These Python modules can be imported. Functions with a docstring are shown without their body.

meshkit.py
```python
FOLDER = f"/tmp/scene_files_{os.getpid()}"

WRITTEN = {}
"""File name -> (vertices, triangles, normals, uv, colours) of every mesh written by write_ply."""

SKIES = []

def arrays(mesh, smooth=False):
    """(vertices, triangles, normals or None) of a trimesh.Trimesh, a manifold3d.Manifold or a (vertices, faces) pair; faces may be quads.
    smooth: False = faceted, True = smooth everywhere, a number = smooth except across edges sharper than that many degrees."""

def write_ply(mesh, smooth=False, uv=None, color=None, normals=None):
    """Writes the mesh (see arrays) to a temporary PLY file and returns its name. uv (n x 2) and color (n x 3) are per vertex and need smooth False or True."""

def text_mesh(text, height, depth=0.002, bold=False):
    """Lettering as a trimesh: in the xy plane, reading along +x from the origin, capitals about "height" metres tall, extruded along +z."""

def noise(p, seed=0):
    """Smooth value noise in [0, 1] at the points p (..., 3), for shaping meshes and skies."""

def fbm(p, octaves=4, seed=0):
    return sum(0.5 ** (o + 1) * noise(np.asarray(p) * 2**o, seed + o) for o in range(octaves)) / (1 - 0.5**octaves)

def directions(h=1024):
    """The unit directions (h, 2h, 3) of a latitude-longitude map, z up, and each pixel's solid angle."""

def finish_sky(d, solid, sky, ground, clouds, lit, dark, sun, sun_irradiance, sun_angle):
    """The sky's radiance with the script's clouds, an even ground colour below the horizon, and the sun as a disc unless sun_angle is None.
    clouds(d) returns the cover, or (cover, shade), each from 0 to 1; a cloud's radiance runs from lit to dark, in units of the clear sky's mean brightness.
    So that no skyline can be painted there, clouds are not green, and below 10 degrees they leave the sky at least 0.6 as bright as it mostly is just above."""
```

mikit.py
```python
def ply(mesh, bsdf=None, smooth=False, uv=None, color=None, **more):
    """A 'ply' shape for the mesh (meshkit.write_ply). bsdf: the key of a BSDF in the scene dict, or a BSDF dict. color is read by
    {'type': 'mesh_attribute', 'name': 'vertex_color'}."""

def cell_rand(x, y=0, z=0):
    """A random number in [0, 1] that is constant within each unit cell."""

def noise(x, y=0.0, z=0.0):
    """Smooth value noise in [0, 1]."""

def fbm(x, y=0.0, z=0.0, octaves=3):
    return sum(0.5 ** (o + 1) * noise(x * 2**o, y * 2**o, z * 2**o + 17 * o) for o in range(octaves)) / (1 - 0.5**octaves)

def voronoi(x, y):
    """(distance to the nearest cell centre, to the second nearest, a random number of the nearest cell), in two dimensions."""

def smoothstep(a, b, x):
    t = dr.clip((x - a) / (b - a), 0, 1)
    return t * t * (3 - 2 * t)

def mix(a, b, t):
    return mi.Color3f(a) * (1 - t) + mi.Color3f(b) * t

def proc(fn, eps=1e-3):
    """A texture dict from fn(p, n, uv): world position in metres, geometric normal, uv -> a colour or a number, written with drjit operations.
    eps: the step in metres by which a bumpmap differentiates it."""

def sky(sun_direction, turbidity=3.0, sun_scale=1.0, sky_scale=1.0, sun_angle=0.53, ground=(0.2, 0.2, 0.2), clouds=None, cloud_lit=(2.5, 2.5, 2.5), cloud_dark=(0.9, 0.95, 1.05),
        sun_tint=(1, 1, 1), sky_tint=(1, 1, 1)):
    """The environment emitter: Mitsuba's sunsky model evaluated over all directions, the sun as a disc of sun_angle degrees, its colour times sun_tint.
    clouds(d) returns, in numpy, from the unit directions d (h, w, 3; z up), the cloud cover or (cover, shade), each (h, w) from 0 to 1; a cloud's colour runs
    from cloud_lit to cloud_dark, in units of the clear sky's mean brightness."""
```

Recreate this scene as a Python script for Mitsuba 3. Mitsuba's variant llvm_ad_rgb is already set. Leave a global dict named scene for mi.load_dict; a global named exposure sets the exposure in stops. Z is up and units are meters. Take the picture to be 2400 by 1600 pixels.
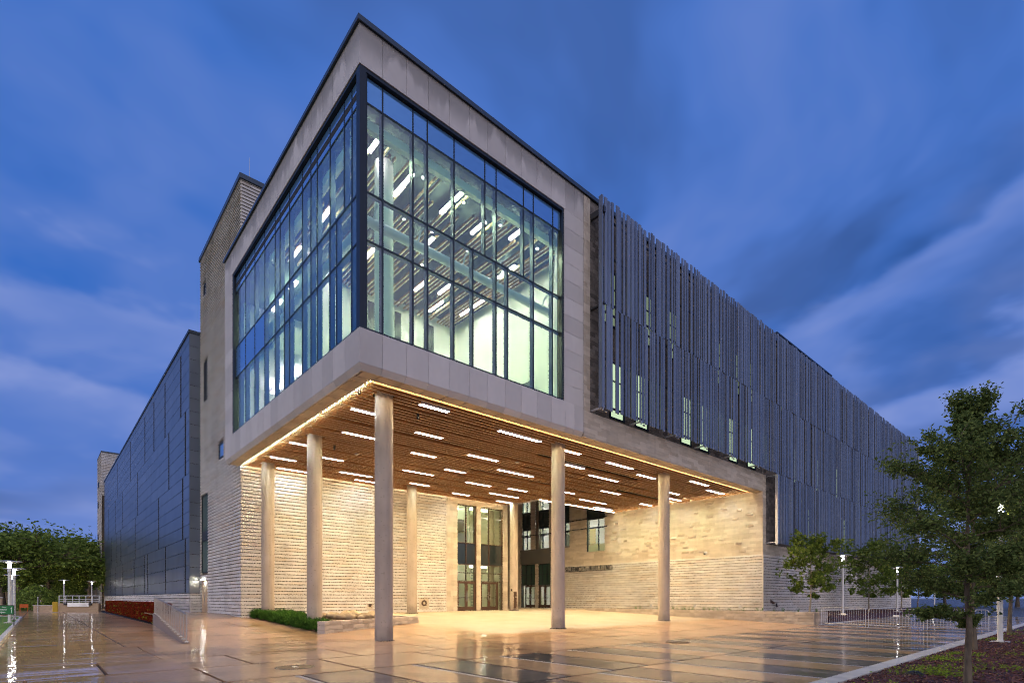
import math, random
import numpy as np, trimesh, mitsuba as mi, drjit as dr
import mikit, meshkit
from mikit import proc, noise, fbm, smoothstep, mix, cell_rand
T = mi.ScalarTransform4f
scene, labels = {}, {}
rng = np.random.default_rng(7)
random.seed(7)

# ------------------------------------------------------------------ camera, sky, exposure
EYE = np.array([0.0, 0.0, 1.65])
FW = np.array([0.6646, 0.7474]); FW /= np.linalg.norm(FW)          # horizontal view direction (x runs along the front, y along the side)
RT = np.array([FW[1], -FW[0]])
scene['camera'] = {'type': 'perspective', 'fov': 2 * math.degrees(math.atan(1200 / 1248.0)), 'fov_axis': 'x', 'near_clip': 0.1, 'far_clip': 2000.0,
                   'principal_point_offset_y': -(1402 - 800) / 1600.0,
                   'to_world': T().look_at(origin=[0, 0, 1.65], target=[float(FW[0]), float(FW[1]), 1.65], up=[0, 0, 1])}
exposure = 0.0
SKY_MEAN = 0.00055066      # mean radiance of the clear model sky below, so that cloud colours are given in picture units


def dusk(d):
    """Cover and shade of the evening sky: pale cloud banks low over deep blue, darker cloud between them, the afterglow opposite the building."""
    e = np.clip(d[..., 2], 0, 1); fwd = d[..., 0] * FW[0] + d[..., 1] * FW[1]; side = d[..., 0] * RT[0] + d[..., 1] * RT[1]
    el = np.degrees(np.arcsin(e)); az = np.degrees(np.arctan2(side, fwd))
    q = np.stack([side, fwd, e * 0], -1) / (e[..., None] + 0.25)
    warp = meshkit.fbm(q * 0.8 + 3.1, 4, seed=4)
    fine = meshkit.fbm(np.stack([q[..., 0] * 1.1 + q[..., 1] * 0.9, q[..., 1] * 2.2 - q[..., 0] * 1.2, q[..., 0] * 0], -1) + 2.2 * warp[..., None], 5, seed=23)
    big = meshkit.fbm(q * 0.5 + warp[..., None] * 1.3 + 9.4, 5, seed=31)
    puff = meshkit.fbm(d * np.array([6.0, 6.0, 11.0]) + warp[..., None], 6, seed=8) - 0.5
    S = lambda a, b, x: (lambda t: t * t * (3 - 2 * t))(np.clip((x - a) / (b - a), 0, 1))
    pale = 0.045 * S(0.42, 0.75, big) + 0.10 * (fine - 0.45) * np.exp(-e / 1.2) + 0.055 * np.exp(-e / 0.30)
    dark = 0.42 * S(0.50, 0.70, meshkit.fbm(q * 0.6 + 21.0 + warp[..., None], 5, seed=51)) * (0.35 + 0.65 * np.exp(-e / 0.8))
    for top, slope, az0, half, amp in ((27.0, -0.12, -42, 17, 0.085), (17.5, -0.28, -40, 16, 0.10), (27.5, 0.15, 36, 13, 0.075), (18.5, 0.15, 38, 14, 0.095), (10, 0.0, 0, 70, 0.03), (25, 0.1, 120, 40, 0.08), (22, -0.1, -125, 40, 0.08)):
        da = (az - az0 + 180) % 360 - 180
        h = top + slope * da + 13.0 * puff - el
        edge = S(-0.6, 1.6, h) * np.exp(-np.maximum(h, 0) / 7.5) * S(half + 9, half - 6, np.abs(da) + 8 * (fine - 0.5))
        pale = pale + amp * edge
        dark = dark + 0.22 * S(-5.5, -1.0, h) * (1 - S(-1.0, 0.6, h)) * S(half + 5, half - 8, np.abs(da)) * S(0.4, 0.62, warp)
    mott = meshkit.fbm(np.stack([q[..., 0] * 2.6 + q[..., 1] * 1.3, q[..., 1] * 3.4 - q[..., 0] * 1.1, q[..., 0] * 0], -1) + 3.0 * warp[..., None] + 5.5, 5, seed=77)
    pale = pale + 0.085 * S(0.44, 0.72, mott) * (0.35 + 0.65 * np.exp(-e / 0.5))
    dark = dark + 0.26 * S(0.52, 0.30, mott) * S(0.35, 0.65, big)
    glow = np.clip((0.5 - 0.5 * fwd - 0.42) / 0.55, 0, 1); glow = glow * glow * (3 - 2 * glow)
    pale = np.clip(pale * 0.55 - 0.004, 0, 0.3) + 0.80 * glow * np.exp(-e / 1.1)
    return 1 - np.clip(dark, 0, 0.42), 1 - np.clip(pale, 0, 1)


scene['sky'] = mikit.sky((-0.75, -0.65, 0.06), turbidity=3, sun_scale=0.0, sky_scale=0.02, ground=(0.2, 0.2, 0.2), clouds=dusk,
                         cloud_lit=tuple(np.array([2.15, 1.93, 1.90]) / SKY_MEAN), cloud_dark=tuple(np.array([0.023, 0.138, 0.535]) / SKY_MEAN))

# ------------------------------------------------------------------ projecting helper (for ranking pieces by their size in view)
def project(p):
    p = np.atleast_2d(np.asarray(p, float)) - EYE
    fw = np.maximum(p[:, :2] @ FW, 0.05)
    return np.stack([1200 + 1248 * (p[:, :2] @ RT) / fw, 1402 - 1248 * p[:, 2] / fw], 1)

# ------------------------------------------------------------------ mesh helpers
BOXF = np.array([[0, 2, 3], [0, 3, 1], [4, 5, 7], [4, 7, 6], [0, 1, 5], [0, 5, 4], [2, 6, 7], [2, 7, 3], [0, 4, 6], [0, 6, 2], [1, 3, 7], [1, 7, 5]])


def hexa(p):  # 8 corners ordered (x0y0z0, x1y0z0, x0y1z0, x1y1z0, then the same at z1)
    return np.asarray(p, float), BOXF


def box(x0, x1, y0, y1, z0, z1):
    return hexa([(x, y, z) for z in (z0, z1) for y in (y0, y1) for x in (x0, x1)])


def obox(c, ax, ay, az):  # oriented box from its centre and half axes
    c, ax, ay, az = (np.asarray(v, float) for v in (c, ax, ay, az))
    return hexa([c + sx * ax + sy * ay + sz * az for sz in (-1, 1) for sy in (-1, 1) for sx in (-1, 1)])


def bevel(x0, x1, y0, y1, z0, z1, b=0.01):
    import manifold3d
    m = trimesh.creation.box(extents=(1, 1, 1))
    pts = []
    for s in (0, 1, 2):
        e = [b, b, b]; e[s] = 0
        for sx in (0, 1):
            for sy in (0, 1):
                for sz in (0, 1):
                    lo = (x0 + e[0], y0 + e[1], z0 + e[2]); hi = (x1 - e[0], y1 - e[1], z1 - e[2])
                    pts.append((hi[0] if sx else lo[0], hi[1] if sy else lo[1], hi[2] if sz else lo[2]))
    h = trimesh.convex.convex_hull(np.array(pts))
    return np.array(h.vertices), np.array(h.faces)


def join(ms):
    ms = list(ms)
    vs, fs, n = [], [], 0
    for v, f in ms:
        vs.append(v); fs.append(np.asarray(f) + n); n += len(v)
    return np.vstack(vs), np.vstack(fs)


def tm(m):
    return np.array(m.vertices), np.array(m.faces)


def tube(path, r, n=8, caps=True):
    path = np.asarray(path, float); r = np.broadcast_to(np.asarray(r, float), len(path))
    d = np.gradient(path, axis=0) if len(path) > 2 else np.repeat(path[1:] - path[:1], 2, 0)
    d /= np.maximum(np.linalg.norm(d, axis=1, keepdims=True), 1e-9)
    ref = np.array([0, 0, 1.0]) if abs(d[0, 2]) < 0.9 else np.array([1.0, 0, 0])
    u = np.cross(d, ref); u /= np.maximum(np.linalg.norm(u, axis=1, keepdims=True), 1e-9)
    w = np.cross(d, u)
    a = np.arange(n) * 2 * np.pi / n
    v = (path[:, None] + r[:, None, None] * (np.cos(a)[None, :, None] * u[:, None] + np.sin(a)[None, :, None] * w[:, None])).reshape(-1, 3)
    i = np.arange(n); j = (i + 1) % n; f = []
    for k in range(len(path) - 1):
        a0, b0 = k * n, (k + 1) * n
        f += [np.stack([a0 + i, b0 + i, b0 + j], 1), np.stack([a0 + i, b0 + j, a0 + j], 1)]
    f = np.vstack(f)
    if caps:
        v = np.vstack([v, path[:1], path[-1:]]); c0, c1 = len(v) - 2, len(v) - 1; e = (len(path) - 1) * n
        f = np.vstack([f, np.stack([i * 0 + c0, i, j], 1), np.stack([i * 0 + c1, e + j, e + i], 1)])
    return v, f


def lathe(profile, c=(0, 0, 0), n=32):
    p = np.asarray(profile, float); a = np.arange(n) * 2 * np.pi / n
    v = np.stack([p[:, None, 0] * np.cos(a), p[:, None, 0] * np.sin(a), np.repeat(p[:, 1:2], n, 1)], -1).reshape(-1, 3) + np.asarray(c, float)
    i = np.arange(n); j = (i + 1) % n
    f = np.vstack([np.vstack([np.stack([k * n + i, k * n + j, (k + 1) * n + j], 1), np.stack([k * n + i, (k + 1) * n + j, (k + 1) * n + i], 1)]) for k in range(len(p) - 1)])
    return v, f


def grid(xs, ys, zf):
    X, Y = np.meshgrid(xs, ys, indexing='ij')
    v = np.stack([X, Y, zf(X, Y)], -1).reshape(-1, 3)
    nx, ny = len(xs), len(ys); i, j = np.meshgrid(np.arange(nx - 1), np.arange(ny - 1), indexing='ij'); a = (i * ny + j).ravel()
    return v, np.vstack([np.stack([a, a + ny, a + ny + 1], 1), np.stack([a, a + ny + 1, a + 1], 1)])


def poly_sheet(poly, zf, thick=0.0):
    v2, f = trimesh.creation.triangulate_polygon(poly, engine='earcut')
    v2 = np.asarray(v2); f = np.asarray(f)
    z = zf(v2[:, 0], v2[:, 1]); top = np.column_stack([v2, z])
    a, b, c = (top[f[:, k]] for k in range(3))
    f = np.where((np.cross(b - a, c - a)[:, 2] < 0)[:, None], f[:, ::-1], f)
    if not thick:
        return top, f
    ring = np.asarray(poly.exterior.coords)[:-1]; zr = zf(ring[:, 0], ring[:, 1]); n = len(ring)
    sv = np.vstack([np.column_stack([ring, zr]), np.column_stack([ring, zr - thick])]); i = np.arange(n); j = (i + 1) % n
    return join([(top, f), (sv, np.vstack([np.stack([i, i + n, j + n], 1), np.stack([i, j + n, j], 1)]))])

# ------------------------------------------------------------------ naming and entries
used = {}
TONED = {'panel', 'stone', 'flush_stone', 'wood', 'screen', 'clad', 'block', 'soffit_panel', 'wall_stone', 'pave_tan', 'pave_grey', 'chip'}


def key_for(parent, name):
    base = (parent + '__' if parent else '') + name
    n = used.get(base, 0); used[base] = n + 1
    return base if n == 0 else f'{base}_{n:03d}'


def obj(name, mesh, bsdf, parent=None, smooth=False, label=None, cat=None, group=None, kind=None, **kw):
    k = key_for(parent, name)
    if 'uv' not in kw and bsdf in TONED:          # materials that take one tone per piece from its uv
        smooth = bool(smooth); v = mesh[0]; kw['uv'] = v[:, :2] if bsdf.startswith('pave') else np.tile(rng.random(2), (len(v), 1))
    scene[k] = mikit.ply(mesh, 'mat_' + bsdf, smooth, **kw)
    tag(k, label, cat, group, kind)
    return k


def tag(k, label=None, cat=None, group=None, kind=None):
    d = {a: b for a, b in (('label', label), ('category', cat), ('group', group), ('kind', kind)) if b}
    if d:
        labels[k] = d


def thing(name, label, cat, group=None):
    k = key_for(None, name); tag(k, label, cat, group)
    return k


def lamp(name, mesh, rgb, parent=None, bsdf='lamp_body', **kw):
    k = obj(name, mesh, bsdf, parent, **kw)
    scene[k]['emitter'] = {'type': 'area', 'radiance': {'type': 'rgb', 'value': [float(c) for c in rgb]}}
    return k


def px_size(v):
    q = project(v); return float(np.prod(np.minimum(q.max(0), [2450, 1650]) - np.maximum(q.min(0), [-50, -50]))) if (q.max(0) > [-20, -20]).all() and (q.min(0) < [2420, 1620]).all() else 0.0


def pieces(parent, name, meshes, bsdf, most, rest):
    """Each mesh its own part; past the limit the smallest in view become one part."""
    uvs = [m[0][:, :2] if bsdf.startswith('pave') else np.tile(rng.random(2), (len(m[0]), 1)) for m in meshes]
    order = np.argsort([-px_size(m[0]) for m in meshes], kind='stable')
    for i in order[:most]:
        obj(name, meshes[i], bsdf, parent, uv=uvs[i])
    if len(order) > most:
        o = order[most:]
        obj(rest, join([meshes[i] for i in o]), bsdf, parent, uv=np.vstack([uvs[i] for i in o]), kind='stuff')

# ------------------------------------------------------------------ materials
def rgb(*c):
    return {'type': 'rgb', 'value': [float(x) for x in c]}


def mat(name, color, rough=0.6, metal=0.0, spec=0.4, bump=None, bump_scale=0.01, eps=1e-3, **kw):
    m = {'type': 'principled', 'base_color': proc(color) if callable(color) else rgb(*color), 'roughness': proc(rough) if callable(rough) else rough,
         'metallic': metal, 'specular': spec, **kw}
    if bump is not None:
        m = {'type': 'bumpmap', 'arbitrary': {**proc(bump, eps)}, 'scale': bump_scale, 'bsdf': m}
    scene['mat_' + name] = {'type': 'twosided', 'bsdf': m}


def c_panel(p, n, uv):
    a = p.x + p.y
    t = fbm(a * 1.3, p.z * 0.5, 3) * 0.5 + fbm(a * 9, p.z * 5, 1) * 0.25
    tone = 0.86 + 0.22 * uv.x
    drip = smoothstep(0.42, 0.62, fbm(a * 1.9, p.z * 0.22, 5) + 0.28 * (smoothstep(20.2, 21.1, p.z)))
    stain = drip * smoothstep(19.9, 20.9, p.z)
    return mix((0.51, 0.475, 0.45), (0.61, 0.58, 0.555), t) * tone * (1 - 0.42 * stain)


def c_stone(p, n, uv):
    a = p.x + p.y
    t = fbm(a * 3.0, p.z * 9.0, 7, octaves=4)
    base = mix((0.545, 0.515, 0.475), (0.63, 0.595, 0.545), uv.x)
    warm = mix((1, 1, 1), (0.95, 0.90, 0.84), smoothstep(0.6, 0.9, uv.y))
    dirt = smoothstep(0.5, 0.75, fbm(a * 0.9, p.z * 0.5, 3))
    return base * warm * (0.84 + 0.26 * t) * (1 - 0.14 * dirt)


def c_flush(p, n, uv):
    a = p.x + p.y
    t = fbm(a * 2.2, p.z * 8.0, 17, octaves=4)
    base = mix((0.43, 0.365, 0.285), (0.57, 0.50, 0.415), uv.x)
    drip = smoothstep(0.55, 0.75, fbm(a * 2.6, p.z * 0.35, 9))
    return base * (0.84 + 0.26 * t) * (1 - 0.07 * drip)


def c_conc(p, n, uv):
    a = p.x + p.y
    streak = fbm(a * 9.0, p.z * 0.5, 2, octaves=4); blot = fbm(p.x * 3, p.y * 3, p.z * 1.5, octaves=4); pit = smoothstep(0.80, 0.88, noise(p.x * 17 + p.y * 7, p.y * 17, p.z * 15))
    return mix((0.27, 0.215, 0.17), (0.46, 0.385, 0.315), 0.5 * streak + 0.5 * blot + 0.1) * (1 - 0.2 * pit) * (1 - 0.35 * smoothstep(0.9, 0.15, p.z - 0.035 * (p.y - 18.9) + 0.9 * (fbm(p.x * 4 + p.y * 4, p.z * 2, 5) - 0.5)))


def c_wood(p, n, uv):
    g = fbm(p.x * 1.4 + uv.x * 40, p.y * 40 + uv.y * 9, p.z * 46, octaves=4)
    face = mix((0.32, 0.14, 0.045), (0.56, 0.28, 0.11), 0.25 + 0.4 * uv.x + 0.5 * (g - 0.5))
    return mix(face, mix((0.74, 0.58, 0.38), (0.84, 0.70, 0.50), g), smoothstep(0.5, 0.9, -n.z))      # light bounced up from the floor, painted as paler undersides


def c_screen(p, n, uv):
    t = fbm(p.x * 3, p.z * 0.7, 4)
    return mix((0.14, 0.17, 0.235), (0.215, 0.25, 0.32), uv.x) * (0.86 + 0.28 * t)


def c_clad(p, n, uv):
    t = fbm(p.y * 0.8, p.z * 0.6, 4)
    return mix((0.14, 0.17, 0.22), (0.18, 0.21, 0.26), uv.x) * (0.9 + 0.2 * t)


def c_block(p, n, uv):
    t = fbm(p.x * 14, p.y * 14, p.z * 14, octaves=3)
    return mix((0.10, 0.088, 0.078), (0.22, 0.195, 0.175), uv.x) * (0.75 + 0.5 * t)


def wet(p):  # 1 under standing water, 0 on drained concrete
    return smoothstep(0.47, 0.62, fbm(p.x * 0.34 + 4, p.y * 0.22 + 9, 2, octaves=4))


def r_pave(p, n, uv):
    dry = smoothstep(17.2, 19.0, p.y + 2.2 * (fbm(p.x * 0.6, p.y * 0.9, 5) - 0.5)) * smoothstep(14.0, 17.0, p.x)
    dry = dr.maximum(dry, 0.55 * smoothstep(24, 27, p.y) * smoothstep(8.0, 9.0, p.x))
    grain = fbm(p.x * 6, p.y * 6, 1)
    edge = 0.0
    r = 0.075 + 0.05 * grain - 0.05 * wet(p)
    return dr.clip(r * (1 - dry) + 0.55 * dry, 0.035, 0.8)


def pave_color(a, b):
    def c(p, n, uv):
        t = fbm(p.x * 0.9, p.y * 0.9, 1, octaves=4); s = fbm(p.x * 17, p.y * 17, 3)
        dry = smoothstep(17.2, 19.0, p.y + 2.2 * (fbm(p.x * 0.6, p.y * 0.9, 5) - 0.5)) * smoothstep(14.0, 17.0, p.x)
        return mix(mix(a, b, 0.5 * cell_rand((p.x + 12) / 2.95, p.y / 2.8, 3) + 0.5 * t + 0.4 * (s - 0.5)) * (0.85 - 0.22 * smoothstep(0.55, 0.75, fbm(p.x * 0.7 + 5, p.y * 0.7, 8, octaves=4))) * (1 - 0.15 * wet(p)), mix((0.29, 0.23, 0.16), (0.38, 0.31, 0.225), t), dry)
    return c


def h_pave(p, n, uv):  # brushed finish and slight hollows that the water film follows, in metres
    k = smoothstep(4.0, 9.0, p.x - 0.25 * (p.y - 10))
    across = fbm(p.x * 0.5, p.y * 4.2, 4, octaves=3); along = fbm(p.x * 4.2, p.y * 0.5, 6, octaves=3)
    return 0.0008 * fbm(p.x * 2.2 + p.y * 0.4, p.y * 2.2, 1, octaves=3) + 0.055 * (fbm(p.x * 0.16, p.y * 0.62, 14, octaves=3) * (1 - k) + fbm(p.x * 0.62, p.y * 0.16, 16, octaves=3) * k) + 0.013 * (across * (1 - k) + along * k) * (0.35 + 0.65 * smoothstep(0.35, 0.6, noise(p.x * 0.35, p.y * 0.35, 8)))


mat('panel', c_panel, 0.62)
mat('stone', c_stone, 0.8, spec=0.25)
mat('flush_stone', c_flush, 0.8, spec=0.25)
mat('joint', (0.13, 0.105, 0.085), 0.9, spec=0.1)
mat('dark_gap', (0.03, 0.028, 0.027), 0.9, spec=0.1)
mat('concrete', c_conc, 0.72, spec=0.3)
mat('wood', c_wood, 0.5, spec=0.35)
mat('plenum', (0.022, 0.018, 0.016), 0.9, spec=0.1)
mat('soffit_panel', lambda p, n, uv: mix((0.44, 0.36, 0.27), (0.54, 0.46, 0.36), uv.x) * (0.85 + 0.3 * fbm(p.x * 2, p.y * 2, 3)), 0.7)
mat('screen', c_screen, 0.45, metal=0.4)
mat('clad', c_clad, 0.33, metal=0.65)
mat('block', c_block, 0.9, spec=0.2)
mat('mortar', (0.26, 0.235, 0.21), 0.95, spec=0.1)
mat('frame', (0.018, 0.026, 0.038), 0.38, metal=0.35)
mat('brown_metal', (0.085, 0.048, 0.032), 0.4, metal=0.3)
mat('dark_metal', (0.05, 0.055, 0.065), 0.4, metal=0.5)
mat('coping', (0.055, 0.075, 0.105), 0.35, metal=0.5)
mat('spandrel', (0.16, 0.36, 0.66), 0.07, metal=0.62, spec=0.6)
mat('dark_spandrel', (0.012, 0.02, 0.024), 0.12, spec=0.6)
mat('green_glass', (0.015, 0.05, 0.04), 0.05, spec=0.7)
mat('steel', (0.55, 0.55, 0.55), 0.28, metal=0.95)
mat('galv', (0.56, 0.57, 0.60), 0.42, metal=0.75)
mat('white_paint', (0.72, 0.71, 0.69), 0.4)
mat('white_wall', (0.76, 0.77, 0.66), 0.85, spec=0.2)
mat('int_dark', (0.03, 0.034, 0.04), 0.8)
mat('lamp_body', (0.8, 0.8, 0.78), 0.5)
mat('black', (0.012, 0.012, 0.013), 0.35)
mat('gray_band', (0.13, 0.125, 0.115), 0.6)
mat('rail_metal', (0.36, 0.33, 0.30), 0.4, metal=0.8)
mat('ramp_concrete', (0.20, 0.155, 0.125), 0.6)
mat('kerb', lambda p, n, uv: mix((0.42, 0.39, 0.35), (0.58, 0.55, 0.5), fbm(p.x * 3, p.y * 3, 2, octaves=4)), 0.5)
mat('asphalt', lambda p, n, uv: mix((0.05, 0.045, 0.042), (0.1, 0.09, 0.085), fbm(p.x * 1.2, p.y * 1.2, 2, octaves=4)), 0.4)
mat('pave_tan', pave_color((0.38, 0.225, 0.12), (0.58, 0.375, 0.215)), r_pave, spec=0.85, bump=h_pave, bump_scale=1.0, eps=0.02)
mat('pave_grey', pave_color((0.085, 0.07, 0.066), (0.17, 0.14, 0.128)), r_pave, spec=0.85, bump=h_pave, bump_scale=1.0, eps=0.02)
mat('pave_line', (0.42, 0.38, 0.35), 0.45)
mat('mulch', lambda p, n, uv: mix((0.022, 0.008, 0.006), (0.10, 0.034, 0.024), fbm(p.x * 9, p.y * 9, 2, octaves=4)), 0.6)
mat('chip', lambda p, n, uv: mix((0.03, 0.010, 0.008), (0.17, 0.062, 0.045), uv.x), 0.45)
mat('soil', (0.05, 0.03, 0.022), 0.9)
mat('lawn', lambda p, n, uv: mix((0.07, 0.14, 0.02), (0.16, 0.26, 0.04), fbm(p.x * 3, p.y * 3, 2, octaves=4)), 0.8)
mat('bark', lambda p, n, uv: mix((0.05, 0.038, 0.028), (0.20, 0.16, 0.115), fbm(p.x * 26 + p.y * 20, p.z * 7, 3, octaves=4)), 0.85)
mat('pale_bark', lambda p, n, uv: mix((0.20, 0.16, 0.12), (0.36, 0.31, 0.25), fbm(p.x * 12, p.y * 12, p.z * 4)), 0.8)
mat('rock', lambda p, n, uv: mix((0.26, 0.18, 0.10), (0.50, 0.40, 0.27), fbm(p.x * 3, p.y * 3, p.z * 4, octaves=4)), 0.7)
mat('wall_stone', lambda p, n, uv: mix((0.26, 0.21, 0.165), (0.52, 0.45, 0.37), 0.55 * uv.x + 0.45 * fbm(p.x * 5 + p.y * 5, p.z * 8, 3, octaves=4)), 0.75)
mat('yellow', (0.62, 0.40, 0.03), 0.5)
mat('orange', (0.6, 0.12, 0.02), 0.5)
mat('sign_green', (0.012, 0.17, 0.045), 0.4)
mat('sign_white', (0.85, 0.86, 0.82), 0.5)
mat('tan_wall', lambda p, n, uv: mix((0.36, 0.25, 0.15), (0.55, 0.42, 0.28), fbm(p.x * 1.5 + p.y * 1.5, p.z * 2, 3, octaves=4)), 0.8)
mat('door_wood', (0.52, 0.33, 0.12), 0.5)
mat('chair_fabric', (0.02, 0.025, 0.03), 0.7)
mat('iron', lambda p, n, uv: mix((0.05, 0.03, 0.02), (0.13, 0.075, 0.05), fbm(p.x * 9, p.y * 9, 1)), 0.45, metal=0.4)
scene['mat_glass'] = {'type': 'thindielectric', 'int_ior': 1.85, 'specular_transmittance': rgb(0.64, 0.96, 0.86)}
scene['mat_clear_glass'] = {'type': 'thindielectric', 'int_ior': 1.5, 'specular_transmittance': rgb(0.82, 0.93, 0.85)}


def leaf_mat(name, lo, hi, trans=0.5):
    def c(p, n, uv):
        return mix(lo, hi, uv.x) * (0.75 + 0.5 * fbm(p.x * 1.7, p.y * 1.7, p.z * 1.7))
    scene['mat_' + name] = {'type': 'principledthin', 'base_color': proc(c), 'roughness': 0.5, 'spec_trans': 0.0, 'diff_trans': trans, 'eta': 1.4}


leaf_mat('oak_leaf', (0.05, 0.085, 0.028), (0.20, 0.255, 0.08))
leaf_mat('syc_leaf', (0.07, 0.12, 0.025), (0.21, 0.28, 0.06), 0.7)
leaf_mat('far_leaf', (0.08, 0.13, 0.03), (0.29, 0.39, 0.09), 0.5)
leaf_mat('red_leaf', (0.10, 0.012, 0.008), (0.34, 0.05, 0.018), 0.4)
leaf_mat('lime_leaf', (0.14, 0.22, 0.02), (0.30, 0.42, 0.06), 0.6)
leaf_mat('blade', (0.025, 0.07, 0.012), (0.085, 0.19, 0.035), 0.5)

# ------------------------------------------------------------------ ground
from shapely.geometry import Polygon, box as sbox, Point
from shapely import affinity
XC, YC, XE = 8.136, 16.94, 39.66
ZT, ZG, ZS, ZF, ZB = 21.38, 19.82, 10.86, 9.67, 9.47      # coping top, glass top, glass sill, fascia foot, soffit


def gz(x, y):
    z = 0.035 * (np.asarray(y) - 18.9) + 0.012 * (np.asarray(x) - 10)
    return np.clip(z, 0, 0.65)


def ramp_x(y):
    return 3.96 + (y - 22.0) * (5.5 - 3.96) / 18.3


flat = lambda z: (lambda x, y: np.asarray(x) * 0 + z)
obj('ground', grid(np.linspace(-700, 900, 9), np.linspace(-500, 1300, 9), flat(-0.08)), 'asphalt', kind='structure')
PLAZA = Polygon([(-12, 3.8), (90, 3.8), (90, 11.5), (34.9, 11.5), (34.9, 29.4), (39.6, 29.4), (39.6, 48), (29.9, 48), (29.9, 34.2), (9.0, 34.2), (9.0, 44.8), (8.2, 46.5), (5.7, 46.5), (5.5, 40.3), (3.96, 22.0), (-12, 22.0)])


def slab_cells():
    cells = []
    ys = [3.8, 7.6, 11.62]
    for a, b in zip(ys[:-1], ys[1:]):                                   # banded plaza in front: alternate grey and tan strips
        x = -12.0; k = 0; off = 0.0 if a < 5 else 0.55
        while x < 60:
            w = (1.55 if k % 2 else 1.3)
            if k % 2:
                cells.append((x + off, x + off + 0.07 + 0.05 * rng.random(), a, b, 'pave_line'))
                cells.append((x + off + 0.12, x + off + w, a, b, 'pave_grey'))
            else: cells.append((x + off, x + off + w, a, b, 'pave_tan'))
            x += w; k += 1
    for a, b in ((11.62, 14.4), (14.4, 17.15)):
        x = -12.0; off = 0 if a < 12 else 1.3
        while x < 60:
            cells.append((x + off, x + off + 2.95, a, b, 'pave_tan')); x += 2.95
    for a, b in ((17.15, 19.6), (19.6, 24.4), (24.4, 29.2), (29.2, 34.2), (34.2, 38), (38, 43), (43, 48)):
        x = -12.2
        while x < 42:
            cells.append((x, x + 4.9, a, b, 'pave_tan')); x += 4.9
    return cells


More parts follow.
